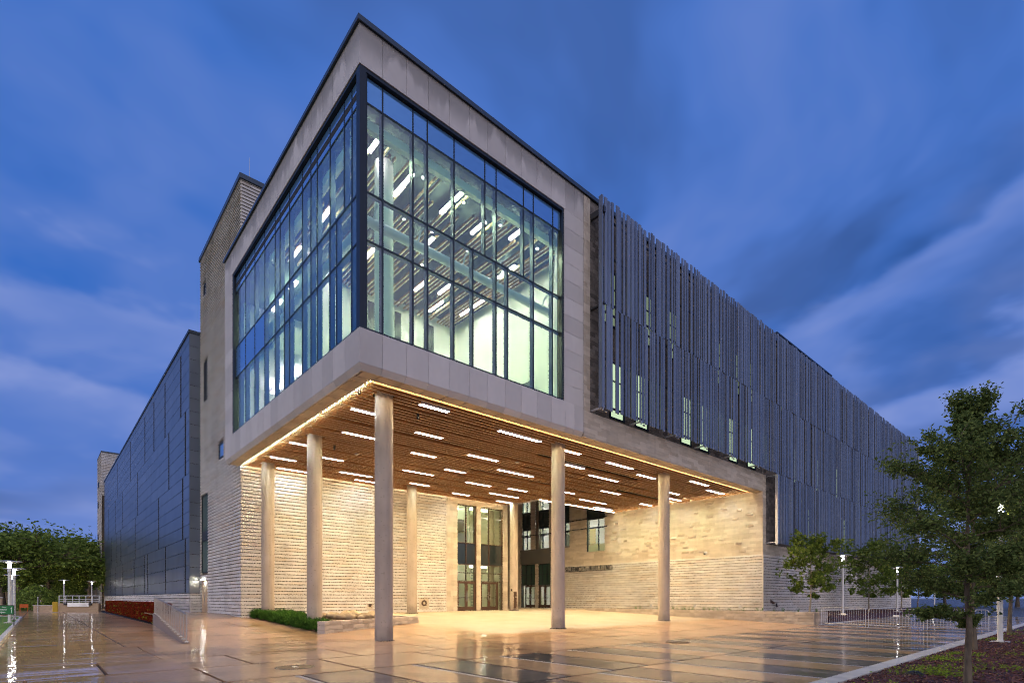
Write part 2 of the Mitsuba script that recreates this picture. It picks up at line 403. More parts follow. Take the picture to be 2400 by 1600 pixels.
CELLS = slab_cells()
base_ = [poly_sheet(q.segmentize(1.3), lambda x, y: gz(x, y) - 0.07) for x0, x1, y0, y1, m in CELLS for g in [sbox(x0, y0, x1, y1).intersection(PLAZA)] for q in getattr(g, 'geoms', [g]) if q.geom_type == 'Polygon' and q.area > 0.02]
obj('plaza_paving', join(base_), 'joint', kind='structure')
tan, grey, line = [], [], []
for x0, x1, y0, y1, m in CELLS:
    w_ = (0.035 if y0 < 17 else 0.012) if m != 'pave_line' else 0.002
    g = sbox(x0 + w_, y0 + (0.035 if y0 < 17 else 0.012), x1 - w_, y1 - (0.035 if y0 < 17 else 0.012)).intersection(PLAZA)
    for q in getattr(g, 'geoms', [g]):
        if q.geom_type == 'Polygon' and q.area > 0.05:
            {'pave_grey': grey, 'pave_tan': tan, 'pave_line': line}[m].append(poly_sheet(q.segmentize(1.3), gz, 0.06))
pieces('plaza_paving', 'slab', tan, 'pave_tan', 110, 'slab_remainder')
pieces('plaza_paving', 'grey_slab', grey, 'pave_grey', 60, 'grey_slab_remainder')
pieces('plaza_paving', 'edge_strip', line, 'pave_line', 30, 'edge_strip_remainder')
# street along the left side, slab by slab
STREET = Polygon([(-1.0, 22.0), (3.96, 22.0), (5.4, 40.3), (5.6, 88), (30, 140), (-60, 140), (-60, 72), (-5, 66), (-2, 64), (-1, 61)])
obj('street', poly_sheet(STREET, flat(-0.03)), 'joint', kind='structure')
tan, grey = [], []
y, k = 22.0, 0
while y < 138:
    d = 4.9 if y < 70 else 9.8
    for x0, x1 in ((-60, -30), (-30, -12), (-12, -1.0), (-1.0, 2.2), (2.2, 8.5), (8.5, 30)):
        g = sbox(x0 + 0.035, y + 0.035, x1 - 0.035, y + d - 0.035).intersection(STREET)
        for q in getattr(g, 'geoms', [g]):
            if q.geom_type == 'Polygon' and q.area > 0.05:
                tan.append(poly_sheet(q, flat(0.0), 0.03))
    y += d
pieces('street', 'slab', tan, 'pave_tan', 50, 'slab_remainder')
# lawn on the left with its kerb
LAWN = Polygon([(-1.15, 18), (-1.15, 59.5), (-1.6, 62), (-3.2, 64.2), (-6, 65.5), (-30, 68), (-60, 70), (-60, 18)])
obj('lawn', poly_sheet(LAWN.segmentize(3), lambda x, y: 0.13 + 0.02 * np.sin(x * 0.7 + y * 0.3)), 'lawn', kind='structure')
kb = LAWN.buffer(0.17).difference(LAWN)
for q in getattr(kb, 'geoms', [kb]):
    v2, f = trimesh.creation.triangulate_polygon(q, engine='earcut')
    m = trimesh.creation.extrude_polygon(q, 0.2, engine='earcut'); m.apply_translation((0, 0, -0.04))
    obj('lawn_kerb', tm(m), 'kerb', kind='structure')
# low kerb strip and the mulch bed at the lower right
ks = [box(x, x + 2.965, 3.42, 3.78, -0.05, 0.065) for x in np.arange(-12, 70, 3.0)]
obj('bed_kerb', box(-12, 70, 3.44, 3.76, -0.06, 0.03), 'joint', kind='structure'); pieces('bed_kerb', 'kerb_stone', ks, 'kerb', 40, 'kerb_remainder')


def mz(x, y):
    n = meshkit.fbm(np.stack([x * 2.5, y * 2.5, x * 0], -1), 3, seed=3)
    return 0.03 + 0.10 * np.clip((3.42 - y) / 0.8, 0, 1) + 0.07 * (n - 0.5) * np.clip((3.42 - y) / 0.5, 0, 1)


obj('mulch_bed', grid(np.concatenate([np.arange(6, 30, 0.1), np.arange(30, 75, 0.5)]), np.concatenate([np.arange(-16, -2, 0.5), np.arange(-2, 3.43, 0.1)]), mz), 'mulch', kind='structure', smooth=True)
n = 16000
cx = 9 + 26 * rng.random(n) ** 1.6; cy = 3.40 - 4.6 * rng.random(n)
cz = mz(cx, cy) + 0.008


def chips(c, L, W, H, tilt=0.35):
    n = len(c); a = rng.random(n) * 2 * np.pi; t = rng.normal(0, tilt, n); L = L * (0.5 + rng.random(n)); W = W * (0.5 + rng.random(n))
    ux = np.stack([np.cos(a) * np.cos(t), np.sin(a) * np.cos(t), np.sin(t)], 1); uy = np.stack([-np.sin(a), np.cos(a), rng.normal(0, tilt, n)], 1); uz = np.cross(ux, uy)
    s = np.array([(x, y, z) for z in (-1, 1) for y in (-1, 1) for x in (-1, 1)], float)
    v = c[:, None] + s[None, :, :1] * (ux * L[:, None] / 2)[:, None] + s[None, :, 1:2] * (uy * W[:, None] / 2)[:, None] + s[None, :, 2:] * (uz * H / 2)[:, None]
    return v.reshape(-1, 3), (BOXF[None] + 8 * np.arange(n)[:, None, None]).reshape(-1, 3), np.repeat(rng.random((n, 2)), 8, 0)


v, f, uv = chips(np.stack([cx, cy, cz], 1), 0.075, 0.028, 0.012)
obj('mulch_chips', (v, f), 'chip', uv=uv, label='dark red bark chips scattered over the mulch bed at lower right', cat='mulch', kind='stuff')

# ------------------------------------------------------------------ the building
SB = thing('science_building', 'large stone, glass and metal university building with a glazed corner over a slatted timber portico', 'building')


def sub(name, mesh=None, bsdf=None, **kw):
    """A part of the building: its own mesh, or only the key that its pieces start with."""
    return obj(name, mesh, bsdf, SB, **kw) if mesh is not None else key_for(SB, name)


def slabbox(face, c, a0, a1, z0, z1, pb, pt, back=0.06):
    """A facing stone on the plane y=c ('Y', looking to -y) or x=c ('X', looking to -x); pb, pt: how far its foot and head stand out."""
    pts = []
    for z, p in ((z0, pb), (z1, pt)):
        for d in (-p, back):
            for a in (a0, a1):
                pts.append((a, c + d, z) if face == 'Y' else (c + d, a, z))
    return hexa(pts)


def stone_rows(face, c, a0, a1, z0, z1, rh, lens, prof, holes=(), foot=None, gap=0.006, rock=0.0):
    low = 0.036 if prof is LAP else gap * 0.5
    out = []; k = 0; z = z0
    while z < z1 - 0.02:
        zt = min(z + rh, z1); iv = [(a0, a1)]
        for (h0, h1, hz0, hz1) in holes:
            if hz0 < zt - 0.01 and hz1 > z + 0.01:
                iv = [q for (b0, b1) in iv for q in ((b0, min(b1, h0)), (max(b0, h1), b1)) if q[1] - q[0] > 0.03]
        for b0, b1 in iv:
            a = b0; first = True
            while a < b1 - 1e-6:
                L = lens[0] + (lens[1] - lens[0]) * rng.random()
                if first and k % 2: L *= 0.5
                first = False
                e = a + L if b1 - a - L > 0.5 * lens[0] else b1
                zz = z
                if foot is not None:
                    zz = max(z, float(foot((a + e) / 2)) - 0.05)
                if zt - zz > 0.02:
                    pb, pt = prof()
                    out.append(slabbox(face, c, a + (0.0015 if prof is LAP else gap / 2), e - (0.0015 if prof is LAP else gap / 2), zz + low, zt - (0.002 if prof is LAP else gap * 0.5), pb, pt))
                a = e
        z = zt; k += 1
    return out


def LAP():
    return (0.082 + 0.003 * rng.random(), 0.03 + 0.003 * rng.random())


PLAIN = lambda: (lambda p: (p, p))(0.02 + 0.005 * rng.random())
RH = 0.208

# ---- roof slab, core and interior backing
sub('roof', join([box(8.32, 83.2, 17.12, 34.3, 19.35, 21.2), box(9.3, 83.2, 34.3, 44, 19.35, 21.2)]), 'dark_gap')
sub('roof_sheet', join([box(8.4, 83.2, 17.2, 34.28, 21.2, 21.24), box(9.3, 83.2, 34.28, 44, 21.2, 21.24)]), 'asphalt')
sub('stair_core', box(9.06, 20.0, 34.37, 44.7, 0.0, 26.55), 'joint')
sub('stair_core', box(20.0, 24.62, 34.37, 44.7, 0.0, 10.2), 'joint')

# ---- stone panels framing the glazed corner
PX = [XC, 9.0, 9.95, 10.9, 11.85, 12.79, 13.74, 14.68, 15.63, 16.55, 17.5, 18.42, 19.05, 19.7]
PY = [16.98, 18.09, 19.12, 20.12, 21.15, 22.15, 23.2, 24.2, 25.22, 26.2, 27.2, 28.2, 29.2, 30.2, 31.2, 32.2, 33.2, 34.4]
cf = sub('corner_frame', join([box(XC + 0.05, 19.66, YC + 0.05, YC + 0.3, ZG + 0.03, 21.2), box(XC + 0.05, XC + 0.3, YC + 0.3, 34.38, ZG + 0.03, 21.2),
                               box(XC + 0.05, 19.66, YC + 0.05, YC + 0.3, ZF, ZS - 0.03), box(XC + 0.05, XC + 0.3, YC + 0.3, 34.38, ZF, ZS - 0.03),
                               box(18.36, 19.66, YC + 0.05, YC + 0.5, ZS - 0.03, ZG + 0.03), box(XC + 0.05, XC + 0.5, 32.88, 34.38, ZS - 0.03, ZG + 0.03)]), 'joint')
pm = []; g = 0.007
for a, b in zip(PX[:-1], PX[1:]):
    pm.append(box(a + (g if a > XC else 0), b - g, YC, YC + 0.045, ZG, 21.2))
    pm.append(box(a + (g if a > XC else 0), b - g, YC, YC + 0.045, ZF + 0.003, ZS))
    i0, i1 = (max(a, XC), b)
    m0, m1 = (a + g if a > XC else XC + 0.0, b - g)
    n0 = m0 if a > XC else m0 + 0.14
    pm.append(hexa([(n0, YC + 0.14, ZB), (m1, YC + 0.14, ZB), (n0, YC + 0.185, ZB), (m1, YC + 0.185, ZB), (m0, YC, ZF - 0.003), (m1, YC, ZF - 0.003), (m0, YC + 0.045, ZF - 0.003), (m1, YC + 0.045, ZF - 0.003)]))
for a, b in zip(PY[:-1], PY[1:]):
    m0, m1 = a + (g if a > 17 else 0.006), b - g
    pm.append(box(XC, XC + 0.045, m0, m1, ZG, 21.2)); pm.append(box(XC, XC + 0.045, m0, m1, ZF + 0.003, ZS))
    n0 = m0 if a > 17 else YC + 0.15
    pm.append(hexa([(XC + 0.14, n0, ZB), (XC + 0.185, n0, ZB), (XC + 0.14, m1, ZB), (XC + 0.185, m1, ZB), (XC, m0, ZF - 0.003), (XC + 0.045, m0, ZF - 0.003), (XC, m1, ZF - 0.003), (XC + 0.045, m1, ZF - 0.003)]))
zz = np.linspace(ZS, ZG, 12)
for a, b in zip(zz[:-1], zz[1:]):
    pm.append(box(18.335, 19.7 - g, YC + 0.001, YC + 0.046, a + g, b - g)); pm.append(box(XC + 0.001, XC + 0.046, 32.86, 34.4 - g, a + g, b - g))
pieces(cf, 'panel', pm, 'panel', 200, 'panel_remainder')
# coping
cp = sub('coping', join([box(XC - 0.07, 83.2, YC - 0.07, YC + 0.5, 21.215, 21.40), box(XC - 0.07, XC + 0.5, YC + 0.5, 34.45, 21.215, 21.40)]), 'coping')
obj('drip_edge', join([box(XC - 0.10, 83.2, YC - 0.10, YC - 0.072, 21.18, 21.26), box(XC - 0.10, XC - 0.072, YC - 0.1, 34.45, 21.18, 21.26)]), 'coping', cp)
obj('seam', join([box(x, x + 0.03, YC - 0.078, YC + 0.2, 21.21, 21.408) for x in np.arange(11, 80, 3.0)]), 'coping', cp)

# ---- window wall
ww = sub('window_wall')
gy, gx = YC + 0.17, XC + 0.17
rows = [(10.92, 14.02), (14.02, 15.70), (15.70, 18.77), (18.77, 19.68)]
RU = [8.45, 9.09, 10.32, 10.94, 12.17, 13.71, 14.32, 15.88, 16.48, 17.72, 18.22]
RL = [8.45, 9.09, 10.32, 10.95, 12.15, 13.09, 14.31, 14.95, 16.48, 17.70, 18.22]
LU = [17.24, 17.87, 18.50, 19.76, 21.02, 21.68, 22.61, 24.15, 25.38, 26.06, 27.60, 29.20, 30.83, 31.93, 32.66]
LL = [17.24, 17.89, 19.18, 19.79, 21.02, 21.68, 22.60, 24.15, 24.81, 26.07, 27.61, 29.21, 30.83, 31.93, 32.66]
fr = 0.11
obj('outer_frame', join([box(8.40, 18.33, YC + 0.03, YC + 0.26, 19.69, ZG - 0.004), box(8.40, 18.33, YC + 0.03, YC + 0.26, ZS + 0.004, 10.93), box(18.225, 18.33, YC + 0.03, YC + 0.26, 10.93, 19.69)]), 'frame', ww)
obj('outer_frame', join([box(XC + 0.03, XC + 0.26, 17.22, 32.85, 19.69, ZG - 0.004), box(XC + 0.03, XC + 0.26, 17.22, 32.85, ZS + 0.004, 10.93), box(XC + 0.03, XC + 0.26, 32.67, 32.85, 10.93, 19.69)]), 'frame', ww)
obj('corner_post', join([box(XC + 0.02, XC + 0.265, YC + 0.02, YC + 0.28, ZS + 0.004, ZG - 0.004), box(XC + 0.29, XC + 0.315, YC + 0.06, YC + 0.09, ZS + 0.01, ZG - 0.01)]), 'frame', ww)
for r_, (z0, z1) in enumerate(rows):
    for cols, face in ((RL if r_ < 2 else RU, 'Y'), (LL if r_ < 2 else LU, 'X')):
        for i, (a, b) in enumerate(zip(cols[:-1], cols[1:])):
            opaque = r_ == 3 or (face == 'X' and r_ == 1 and a > 27)
            a_, b_, y0, y1 = a + 0.025, b - 0.025, z0 + 0.03, z1 - 0.03
            q = [(a_, gy, y0), (b_, gy, y0), (b_, gy, y1), (a_, gy, y1)] if face == 'Y' else [(gx, a_, y0), (gx, b_, y0), (gx, b_, y1), (gx, a_, y1)]
            obj('spandrel_pane' if opaque else 'pane', (np.array(q, float), np.array([[0, 1, 2], [0, 2, 3]])), 'spandrel' if opaque else 'glass', ww)
        for i, a in enumerate(cols[1:-1]):
            w, f0, dp = (0.022, 0.016, 0.20) if r_ < 3 else (0.014, 0.02, 0.02)
            obj('mullion', box(a - w - 0.01, a + w + 0.01, gy - f0, gy + dp, z0 + 0.03, z1 - 0.03) if face == 'Y' else box(gx - f0, gx + dp, a - w - 0.01, a + w + 0.01, z0 + 0.03, z1 - 0.03), 'frame', ww)
for z in (14.02, 15.70, 18.77):
    obj('transom', box(8.42, 18.23, gy - 0.02, gy + 0.16, z - 0.032, z + 0.032), 'frame', ww)
    obj('transom', box(gx - 0.02, gx + 0.16, 17.23, 32.67, z - 0.032, z + 0.032), 'frame', ww)

# ---- the lit room behind it
lb = sub('lobby')
obj('floor', box(8.3, 19.9, 17.15, 34.2, 9.98, 10.32), 'white_wall', lb)
obj('ceiling', box(8.3, 20.3, 17.15, 34.2, 19.05, 19.3), 'int_dark', lb)
obj('wall', box(10.8, 19.9, 27.8, 28.0, 10.32, 19.05), 'white_wall', lb)
obj('wall', box(19.9, 20.15, 17.1, 28.0, 10.32, 19.05), 'white_wall', lb)
obj('wall', box(18.4, 19.9, YC + 0.52, YC + 0.7, 10.32, 19.05), 'white_wall', lb)
obj('wall', box(12.4, 12.6, 28.0, 33.9, 10.32, 19.05), 'white_wall', lb)
obj('wall', box(8.5, 12.4, 33.9, 34.1, 10.32, 19.05), 'white_wall', lb)
obj('slab', box(8.75, 12.4, 27.75, 33.9, 14.15, 15.55), 'white_wall', lb)
obj('bulkhead', join([box(8.75, 19.9, 17.5, 17.72, 18.3, 18.62), box(8.6, 8.8, 17.5, 27.8, 18.3, 18.62)]), 'white_wall', lb)
obj('pipe_beam', join([tm(trimesh.creation.cylinder(0.17, segment=[(8.9, 17.95, 15.35), (18.4, 17.95, 15.35)], sections=16)), tm(trimesh.creation.cylinder(0.17, segment=[(8.95, 18.0, 15.35), (8.95, 27.6, 15.35)], sections=16))]), 'white_paint', lb, smooth=40)
for x in RL[1:-1:2]:
    obj('bracket', tube([(x, gy + 0.19, 15.75), (x, 17.6, 15.7), (x, 17.78, 15.35)], 0.035, 6), 'white_paint', lb)
for y in (18.9, 25.9):
    obj('column', lathe([(0, 0), (0.36, 0), (0.36, 8.3), (0, 8.3)], (10.1, y, 10.32), 28), 'white_wall', lb, smooth=40)
for x0, x1 in ((13.85, 14.27), (15.55, 15.94), (17.55, 18.2)):
    obj('dark_window', box(x0, x1, 27.74, 27.79, 13.2, 18.39), 'black', lb)
obj('rail_screen', join([box(13.6, 13.64, 19.5, 21.3, 10.3, 11.9), box(15.3, 15.34, 19.3, 21.0, 10.3, 11.8)]), 'dark_metal', lb)
obj('stair_wall', hexa([(16.6, 20.5, 10.3), (19.7, 20.5, 10.3), (16.6, 20.7, 10.3), (19.7, 20.7, 10.3), (16.6, 20.5, 11.5), (19.7, 20.5, 13.3), (16.6, 20.7, 11.5), (19.7, 20.7, 13.3)]), 'gray_band', lb)
sm = []
x = 8.95
while x < 19.8:
    y0 = 18.05 + rng.choice([0, 0.0, 0.35, 0.8, 1.3]); y = y0
    while y < 27.6:
        L = 2.2 + 3.4 * rng.random(); e = min(y + L, 27.65)
        if rng.random() > 0.16: sm.append(box(x, x + 0.06, y, e - 0.02, 18.6, 18.72))
        y = e
    x += 0.21 if rng.random() > 0.22 else 0.5
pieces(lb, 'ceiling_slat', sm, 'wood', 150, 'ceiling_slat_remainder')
LOB = [((9.40, 17.75), (9.40, 18.75)), ((11.2, 18.55), (11.2, 20.1)), ((13.25, 17.95), (13.25, 19.65)), ((15.06, 18.75), (15.06, 19.8)), ((16.65, 17.6), (16.65, 18.9)), ((15.5, 24.3), (15.5, 25.5)), ((16.67, 23.5), (16.67, 24.9)),
       ((17.28, 25.4), (17.28, 26.8)), ((18.92, 23.5), (18.92, 25.9)), ((12.2, 23.2), (12.2, 24.8)), ((9.5, 22.4), (9.5, 23.9)), ((9.45, 26.0), (9.45, 27.4)), ((13.9, 21.2), (13.9, 22.4)), ((18.2, 20.2), (18.2, 21.6)), ((11.3, 26.3), (11.3, 27.4))]
LCOL = np.array([1.0, 0.94, 0.60])
for (p, q) in LOB:
    t = thing('lobby_light', 'linear ceiling light between the timber slats of the glazed upper lobby', 'ceiling light', 'linear lights of the upper lobby')
    obj('housing', box(p[0] - 0.075, p[0] + 0.075, p[1], q[1], 18.66, 18.78), 'frame', t)
    lamp('diffuser', box(p[0] - 0.065, p[0] + 0.065, p[1] + 0.02, q[1] - 0.02, 18.57, 18.655), LCOL * 160, t)
for x, y in ((11.6, 18.43), (13.63, 18.45), (12.23, 21.03), (12.28, 21.92), (13.62, 20.88), (15.67, 20.88), (18.08, 20.97), (15.71, 18.46), (18.1, 18.51), (9.6, 20.5), (9.6, 24.8), (14.6, 23.3)):
    t = thing('downlight', 'small round downlight sparkling in the upper lobby ceiling', 'downlight', 'downlights of the upper lobby')
    obj('trim', lathe([(0.06, 0.0), (0.10, 0.0), (0.10, 0.05), (0.06, 0.05)], (x, y, 18.6), 16), 'steel', t)
    lamp('bulb', lathe([(0, 0), (0.045, 0.01), (0.055, 0.04), (0, 0.06)], (x, y, 18.585), 12), LCOL * 700, t)
for z, w in ((13.9, 1.5), (18.8, 1.5)):
    for y in (29.2, 31.6):
        t = thing('side_room_light', 'ceiling strip in the narrow rooms at the far end of the left glass wall', 'ceiling light', 'strips in the far left rooms')
        lamp('diffuser', box(10.3, 10.5, y, y + w, z - 0.1, z - 0.02), LCOL * np.array([0.85, 1, 1]) * 85, t)

# ---- soffit border, cove and timber ceiling
sf = sub('soffit', join([box(XC + 0.19, XE + 0.4, YC + 0.19, YC + 0.73, ZB + 0.05, ZB + 0.3), box(XC + 0.19, XC + 0.73, YC + 0.74, 34.28, ZB + 0.05, ZB + 0.3)]), 'joint')
pm = []
xs = [8.36] + PX[1:] + list(np.arange(20.64, 39.6, 0.945)) + [39.64]
for a, b in zip(xs[:-1], xs[1:]):
    pm.append(box(max(a, 8.33) + 0.02, b - 0.02, YC + (0.20 if a < 19.6 else 0.01), YC + 0.71, ZB, ZB + 0.05))
for a, b in zip(PY[:-1], PY[1:]):
    a = max(a, YC + 0.74)
    if b - a > 0.2: pm.append(box(XC + 0.20, XC + 0.71, a + 0.02, min(b, 34.25) - 0.02, ZB, ZB + 0.05))
pieces(sf, 'panel', pm, 'soffit_panel', 80, 'panel_remainder')
obj('lip', join([box(XC + 0.715, XE - 0.02, YC + 0.715, YC + 0.735, ZB + 0.003, ZB + 0.35), box(XC + 0.715, XC + 0.735, YC + 0.74, 34.25, ZB + 0.003, ZB + 0.35)]), 'white_paint', sf)
wc = sub('timber_ceiling', join([box(XC + 0.74, 29.75, YC + 0.74, 34.3, 9.97, 10.1), box(29.75, XE + 0.02, YC + 0.74, 30.3, 9.97, 10.1)]), 'plenum')
obj('edge_trim', join([box(29.70, 29.80, 30.3, 33.4, ZB - 0.02, 9.97), box(29.80, XE - 0.02, 30.28, 30.36, ZB - 0.02, 9.97)]), 'white_paint', wc)
CEIL = [(9.72, 11.1, 20.93), (11.55, 12.95, 18.61), (10.76, 12.49, 24.14), (13.34, 14.83, 21.86), (16.13, 18.87, 19.08), (15.04, 16.54, 25.06), (17.58, 19.7, 23.39), (9.49, 10.32, 27.51), (9.66, 11.02, 31.07), (11.75, 13.05, 29.24), (10.74, 12.6, 33.41), (14.0, 16.13, 31.86), (15.68, 17.19, 33.25), (16.71, 18.86, 28.81), (18.53, 20.03, 26.94), (20.99, 23.96, 24.9), (18.96, 20.4, 31.74), (21.63, 23.74, 28.99), (23.13, 24.64, 32.67), (25.21, 28.04, 30.83), (25.13, 26.86, 28.62), (27.64, 29.5, 32.93), (20.84, 22.12, 19.29), (23.18, 24.76, 21.3), (24.57, 27.01, 19.35), (26.29, 29.15, 22.11), (28.97, 30.12, 26.85), (30.75, 32.9, 24.73), (28.41, 30.31, 19.96), (32.12, 35.3, 27.99), (35.78, 38.2, 29.58), (32.67, 34.97, 18.72), (36.3, 38.7, 19.48), (34.72, 36.27, 21.79), (36.84, 38.69, 23.08), (37.4, 38.9, 25.96)]
LY = sorted(set(round(c[2], 2) for c in CEIL))
COL7 = [(10.1, 18.9), (19.98, 18.9), (29.75, 18.9), (10.1, 25.9), (10.1, 33.0), (19.83, 33.0), (29.55, 33.0)]
sm = []; y = 17.86; run = 0
while y < 34.0:
    xmax = 29.66 if y > 30.2 else XE - 0.08
    x = XC + 0.88
    while x < xmax - 0.05:
        L = 6 + 7 * rng.random(); e = min(x + L, xmax)
        if xmax - e < 0.6: e = xmax
        keep = rng.random() > (0.02 if x < 9.1 else 0.09)
        for (c0, c1, cy) in CEIL:
            pass
        if keep:
            iv = [(x, e)]
            for (c0, c1, cy) in CEIL:
                if abs(cy - y - 0.03) < 0.155:
                    iv = [q for (b0, b1) in iv for q in ((b0, min(b1, c0 - 0.03)), (max(b0, c1 + 0.03), b1)) if q[1] - q[0] > 0.1]
            for (c0, c1) in COL7:
                if abs(c1 - y - 0.022) < 0.39:
                    iv = [q for (b0, b1) in iv for q in ((b0, min(b1, c0 - 0.39)), (max(b0, c0 + 0.39), b1)) if q[1] - q[0] > 0.1]
            sm += [box(b0, b1 - 0.006, y, y + 0.06, 9.50, 9.66) for b0, b1 in iv]
        x = e
    run += 1
    y += 0.29 if run % 5 else rng.choice([0.42, 0.55, 0.66])
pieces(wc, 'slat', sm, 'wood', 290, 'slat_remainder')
obj('hanger', join([box(x, x + 0.05, YC + 0.78, 34.2 if x < 29.5 else 30.2, 9.72, 9.80) for x in np.arange(9.6, 39.4, 1.22)]), 'dark_metal', wc)
WARM = np.array([1.0, 0.74, 0.40])
for x0, x1, y in CEIL:
    t = thing('ceiling_light', 'warm linear light set between the timber slats of the portico ceiling', 'ceiling light', 'linear lights of the portico ceiling')
    obj('housing', box(x0 - 0.02, x1 + 0.02, y - 0.12, y + 0.12, 9.506, 9.64), 'lamp_body', t)
    lamp('diffuser', (np.array([(x0, y - 0.115, 9.503), (x1, y - 0.115, 9.503), (x1, y + 0.115, 9.503), (x0, y + 0.115, 9.503)]), np.array([[0, 2, 1], [0, 3, 2]])), WARM * 135, t)
for nm, m, pw in (('left soffit edge', box(XC + 0.738, XC + 0.765, 17.9, 34.1, 9.58, 9.66), 260), ('front soffit edge', box(8.95, 39.5, YC + 0.738, YC + 0.765, 9.52, 9.58), 40),
                  ('top of the left lapped stone wall', box(9.2, 29.4, 34.06, 34.10, 9.80, 9.83), 48), ('top of the right hand stone wall', box(XE - 0.20, XE - 0.16, 17.8, 30.2, 9.80, 9.83), 48), ('rear edge of the ceiling by the courtyard', box(29.9, 39.5, 30.22, 30.25, 9.52, 9.58), 40)):
    t = thing('cove_strip', f'glowing light strip hidden along the {nm} of the portico', 'light strip')
    lamp('diffuser', m, WARM * pw, t)

# ---- round concrete columns
for cx_, cy_ in COL7:
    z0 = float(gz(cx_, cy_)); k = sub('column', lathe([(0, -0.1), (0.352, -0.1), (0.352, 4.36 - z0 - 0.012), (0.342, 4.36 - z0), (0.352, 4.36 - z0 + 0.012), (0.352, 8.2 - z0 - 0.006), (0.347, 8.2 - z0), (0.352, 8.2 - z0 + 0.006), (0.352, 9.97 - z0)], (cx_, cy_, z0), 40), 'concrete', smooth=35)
    obj('base_ring', lathe([(0.352, 0), (0.44, 0), (0.44, 0.012), (0.352, 0.02)], (cx_, cy_, z0), 40), 'dark_gap', k)

# ---- stair tower and the entry wall below it: lapped limestone courses
tower_holes = [(38.2, 39.62, 10.91, 11.9), (42.55, 43.9, 15.8, 18.75), (43.05, 44.05, 23.55, 24.4), (42.42, 44.6, 3.5, 9.15), (42.5, 44.6, -1, 2.92)]
st = sub('stair_tower')
pieces(st, 'stone', stone_rows('X', 9.0, 34.27, 44.78, 0.0, 26.5, RH, (1.0, 1.7), LAP, tower_holes, foot=lambda a: gz(9.0, a)) + stone_rows('Y', 34.3, 9.0, 16.0, 21.0, 26.5, RH, (1.0, 1.7), LAP), 'stone', 240, 'stone_remainder')
obj('coping', join([box(8.86, 20.1, 34.14, 34.9, 26.5, 26.78), box(8.86, 9.5, 34.9, 44.9, 26.5, 26.78)]), 'coping', st)
obj('lightning_rod', tube([(9.6, 34.8, 26.7), (9.6, 34.8, 28.4)], 0.015, 5), 'steel', st)
for (y0, y1, z0, z1), lit in zip(tower_holes[:4], (1, 0, 0, 2)):
    w = obj('window', join([box(9.0, 9.05, y0, y1, z1 - 0.08, z1), box(9.0, 9.05, y0, y1, z0, z0 + 0.08), box(9.0, 9.05, y0, y0 + 0.08, z0 + 0.08, z1 - 0.08), box(9.0, 9.05, y1 - 0.08, y1, z0 + 0.08, z1 - 0.08)]), 'frame', st)
    obj('pane', box(9.045, 9.055, y0 + 0.08, y1 - 0.08, z0 + 0.08, z1 - 0.08), ('black', 'spandrel', 'green_glass')[lit] if lit != 1 else 'spandrel', w)
obj('window_bar', box(8.98, 9.04, 42.5, 44.52, 5.82, 6.5), 'frame', st)
dk = obj('side_door', box(9.02, 9.06, 42.55, 44.55, 0.55, 2.9), 'tan_wall', st)
obj('leaf', box(9.0, 9.02, 42.62, 43.52, 0.62, 2.86), 'tan_wall', dk); obj('leaf', box(9.0, 9.02, 43.56, 44.46, 0.62, 2.86), 'tan_wall', dk)
obj('handle', join([box(8.95, 8.97, 43.44, 43.47, 1.2, 2.0), box(8.95, 8.97, 43.61, 43.64, 1.2, 2.0)]), 'steel', dk)
ew = sub('entry_wall')
stones = stone_rows('Y', 34.3, 8.97, 23.66, 0.0, 9.95, RH, (1.1, 1.9), LAP, [(21.2, 22.05, 0.84, 1.65), (17.0, 17.45, 0.84, 1.24)], foot=lambda a: gz(a, 34.3))
pieces(ew, 'stone', stones, 'stone', 280, 'stone_remainder')
obj('plate', box(21.2, 22.05, 34.25, 34.3, 0.835, 1.662), 'flush_stone', ew)
obj('plate', box(17.0, 17.45, 34.25, 34.3, 0.835, 1.246), 'flush_stone', ew)
obj('pipe_ring', tm(trimesh.creation.torus(0.17, 0.055, transform=trimesh.transformations.translation_matrix((21.62, 34.22, 1.3)) @ trimesh.transformations.rotation_matrix(math.pi / 2, (1, 0, 0)))), 'iron', ew, smooth=True)
obj('recessed_light', box(17.13, 17.33, 34.235, 34.25, 1.04, 1.26), 'iron', ew)
bays = [(24.73, 26.64), (27.08, 29.48)]
fs = stone_rows('Y', 34.3, 23.68, 24.73, 0.6, 9.95, 0.416, (0.5, 0.9), PLAIN, gap=0.004) + stone_rows('Y', 34.3, 26.64, 27.08, 0.6, 9.95, 0.416, (0.5, 0.9), PLAIN, gap=0.004) + stone_rows('Y', 34.3, 29.48, 30.0, 0.6, 9.95, 0.416, (0.5, 0.9), PLAIN, gap=0.004) \
    + stone_rows('Y', 34.3, 24.73, 29.48, 9.15, 9.95, 0.4, (0.8, 1.2), PLAIN, gap=0.004)
pieces(ew, 'smooth_stone', fs, 'flush_stone', 90, 'smooth_stone_remainder')
obj('pier', join([box(26.66, 27.06, 34.36, 34.8, 0.5, 9.5), box(29.5, 30.0, 34.36, 34.8, 0.5, 20), box(23.7, 24.71, 34.38, 34.8, 0.5, 9.5)]), 'joint', ew)


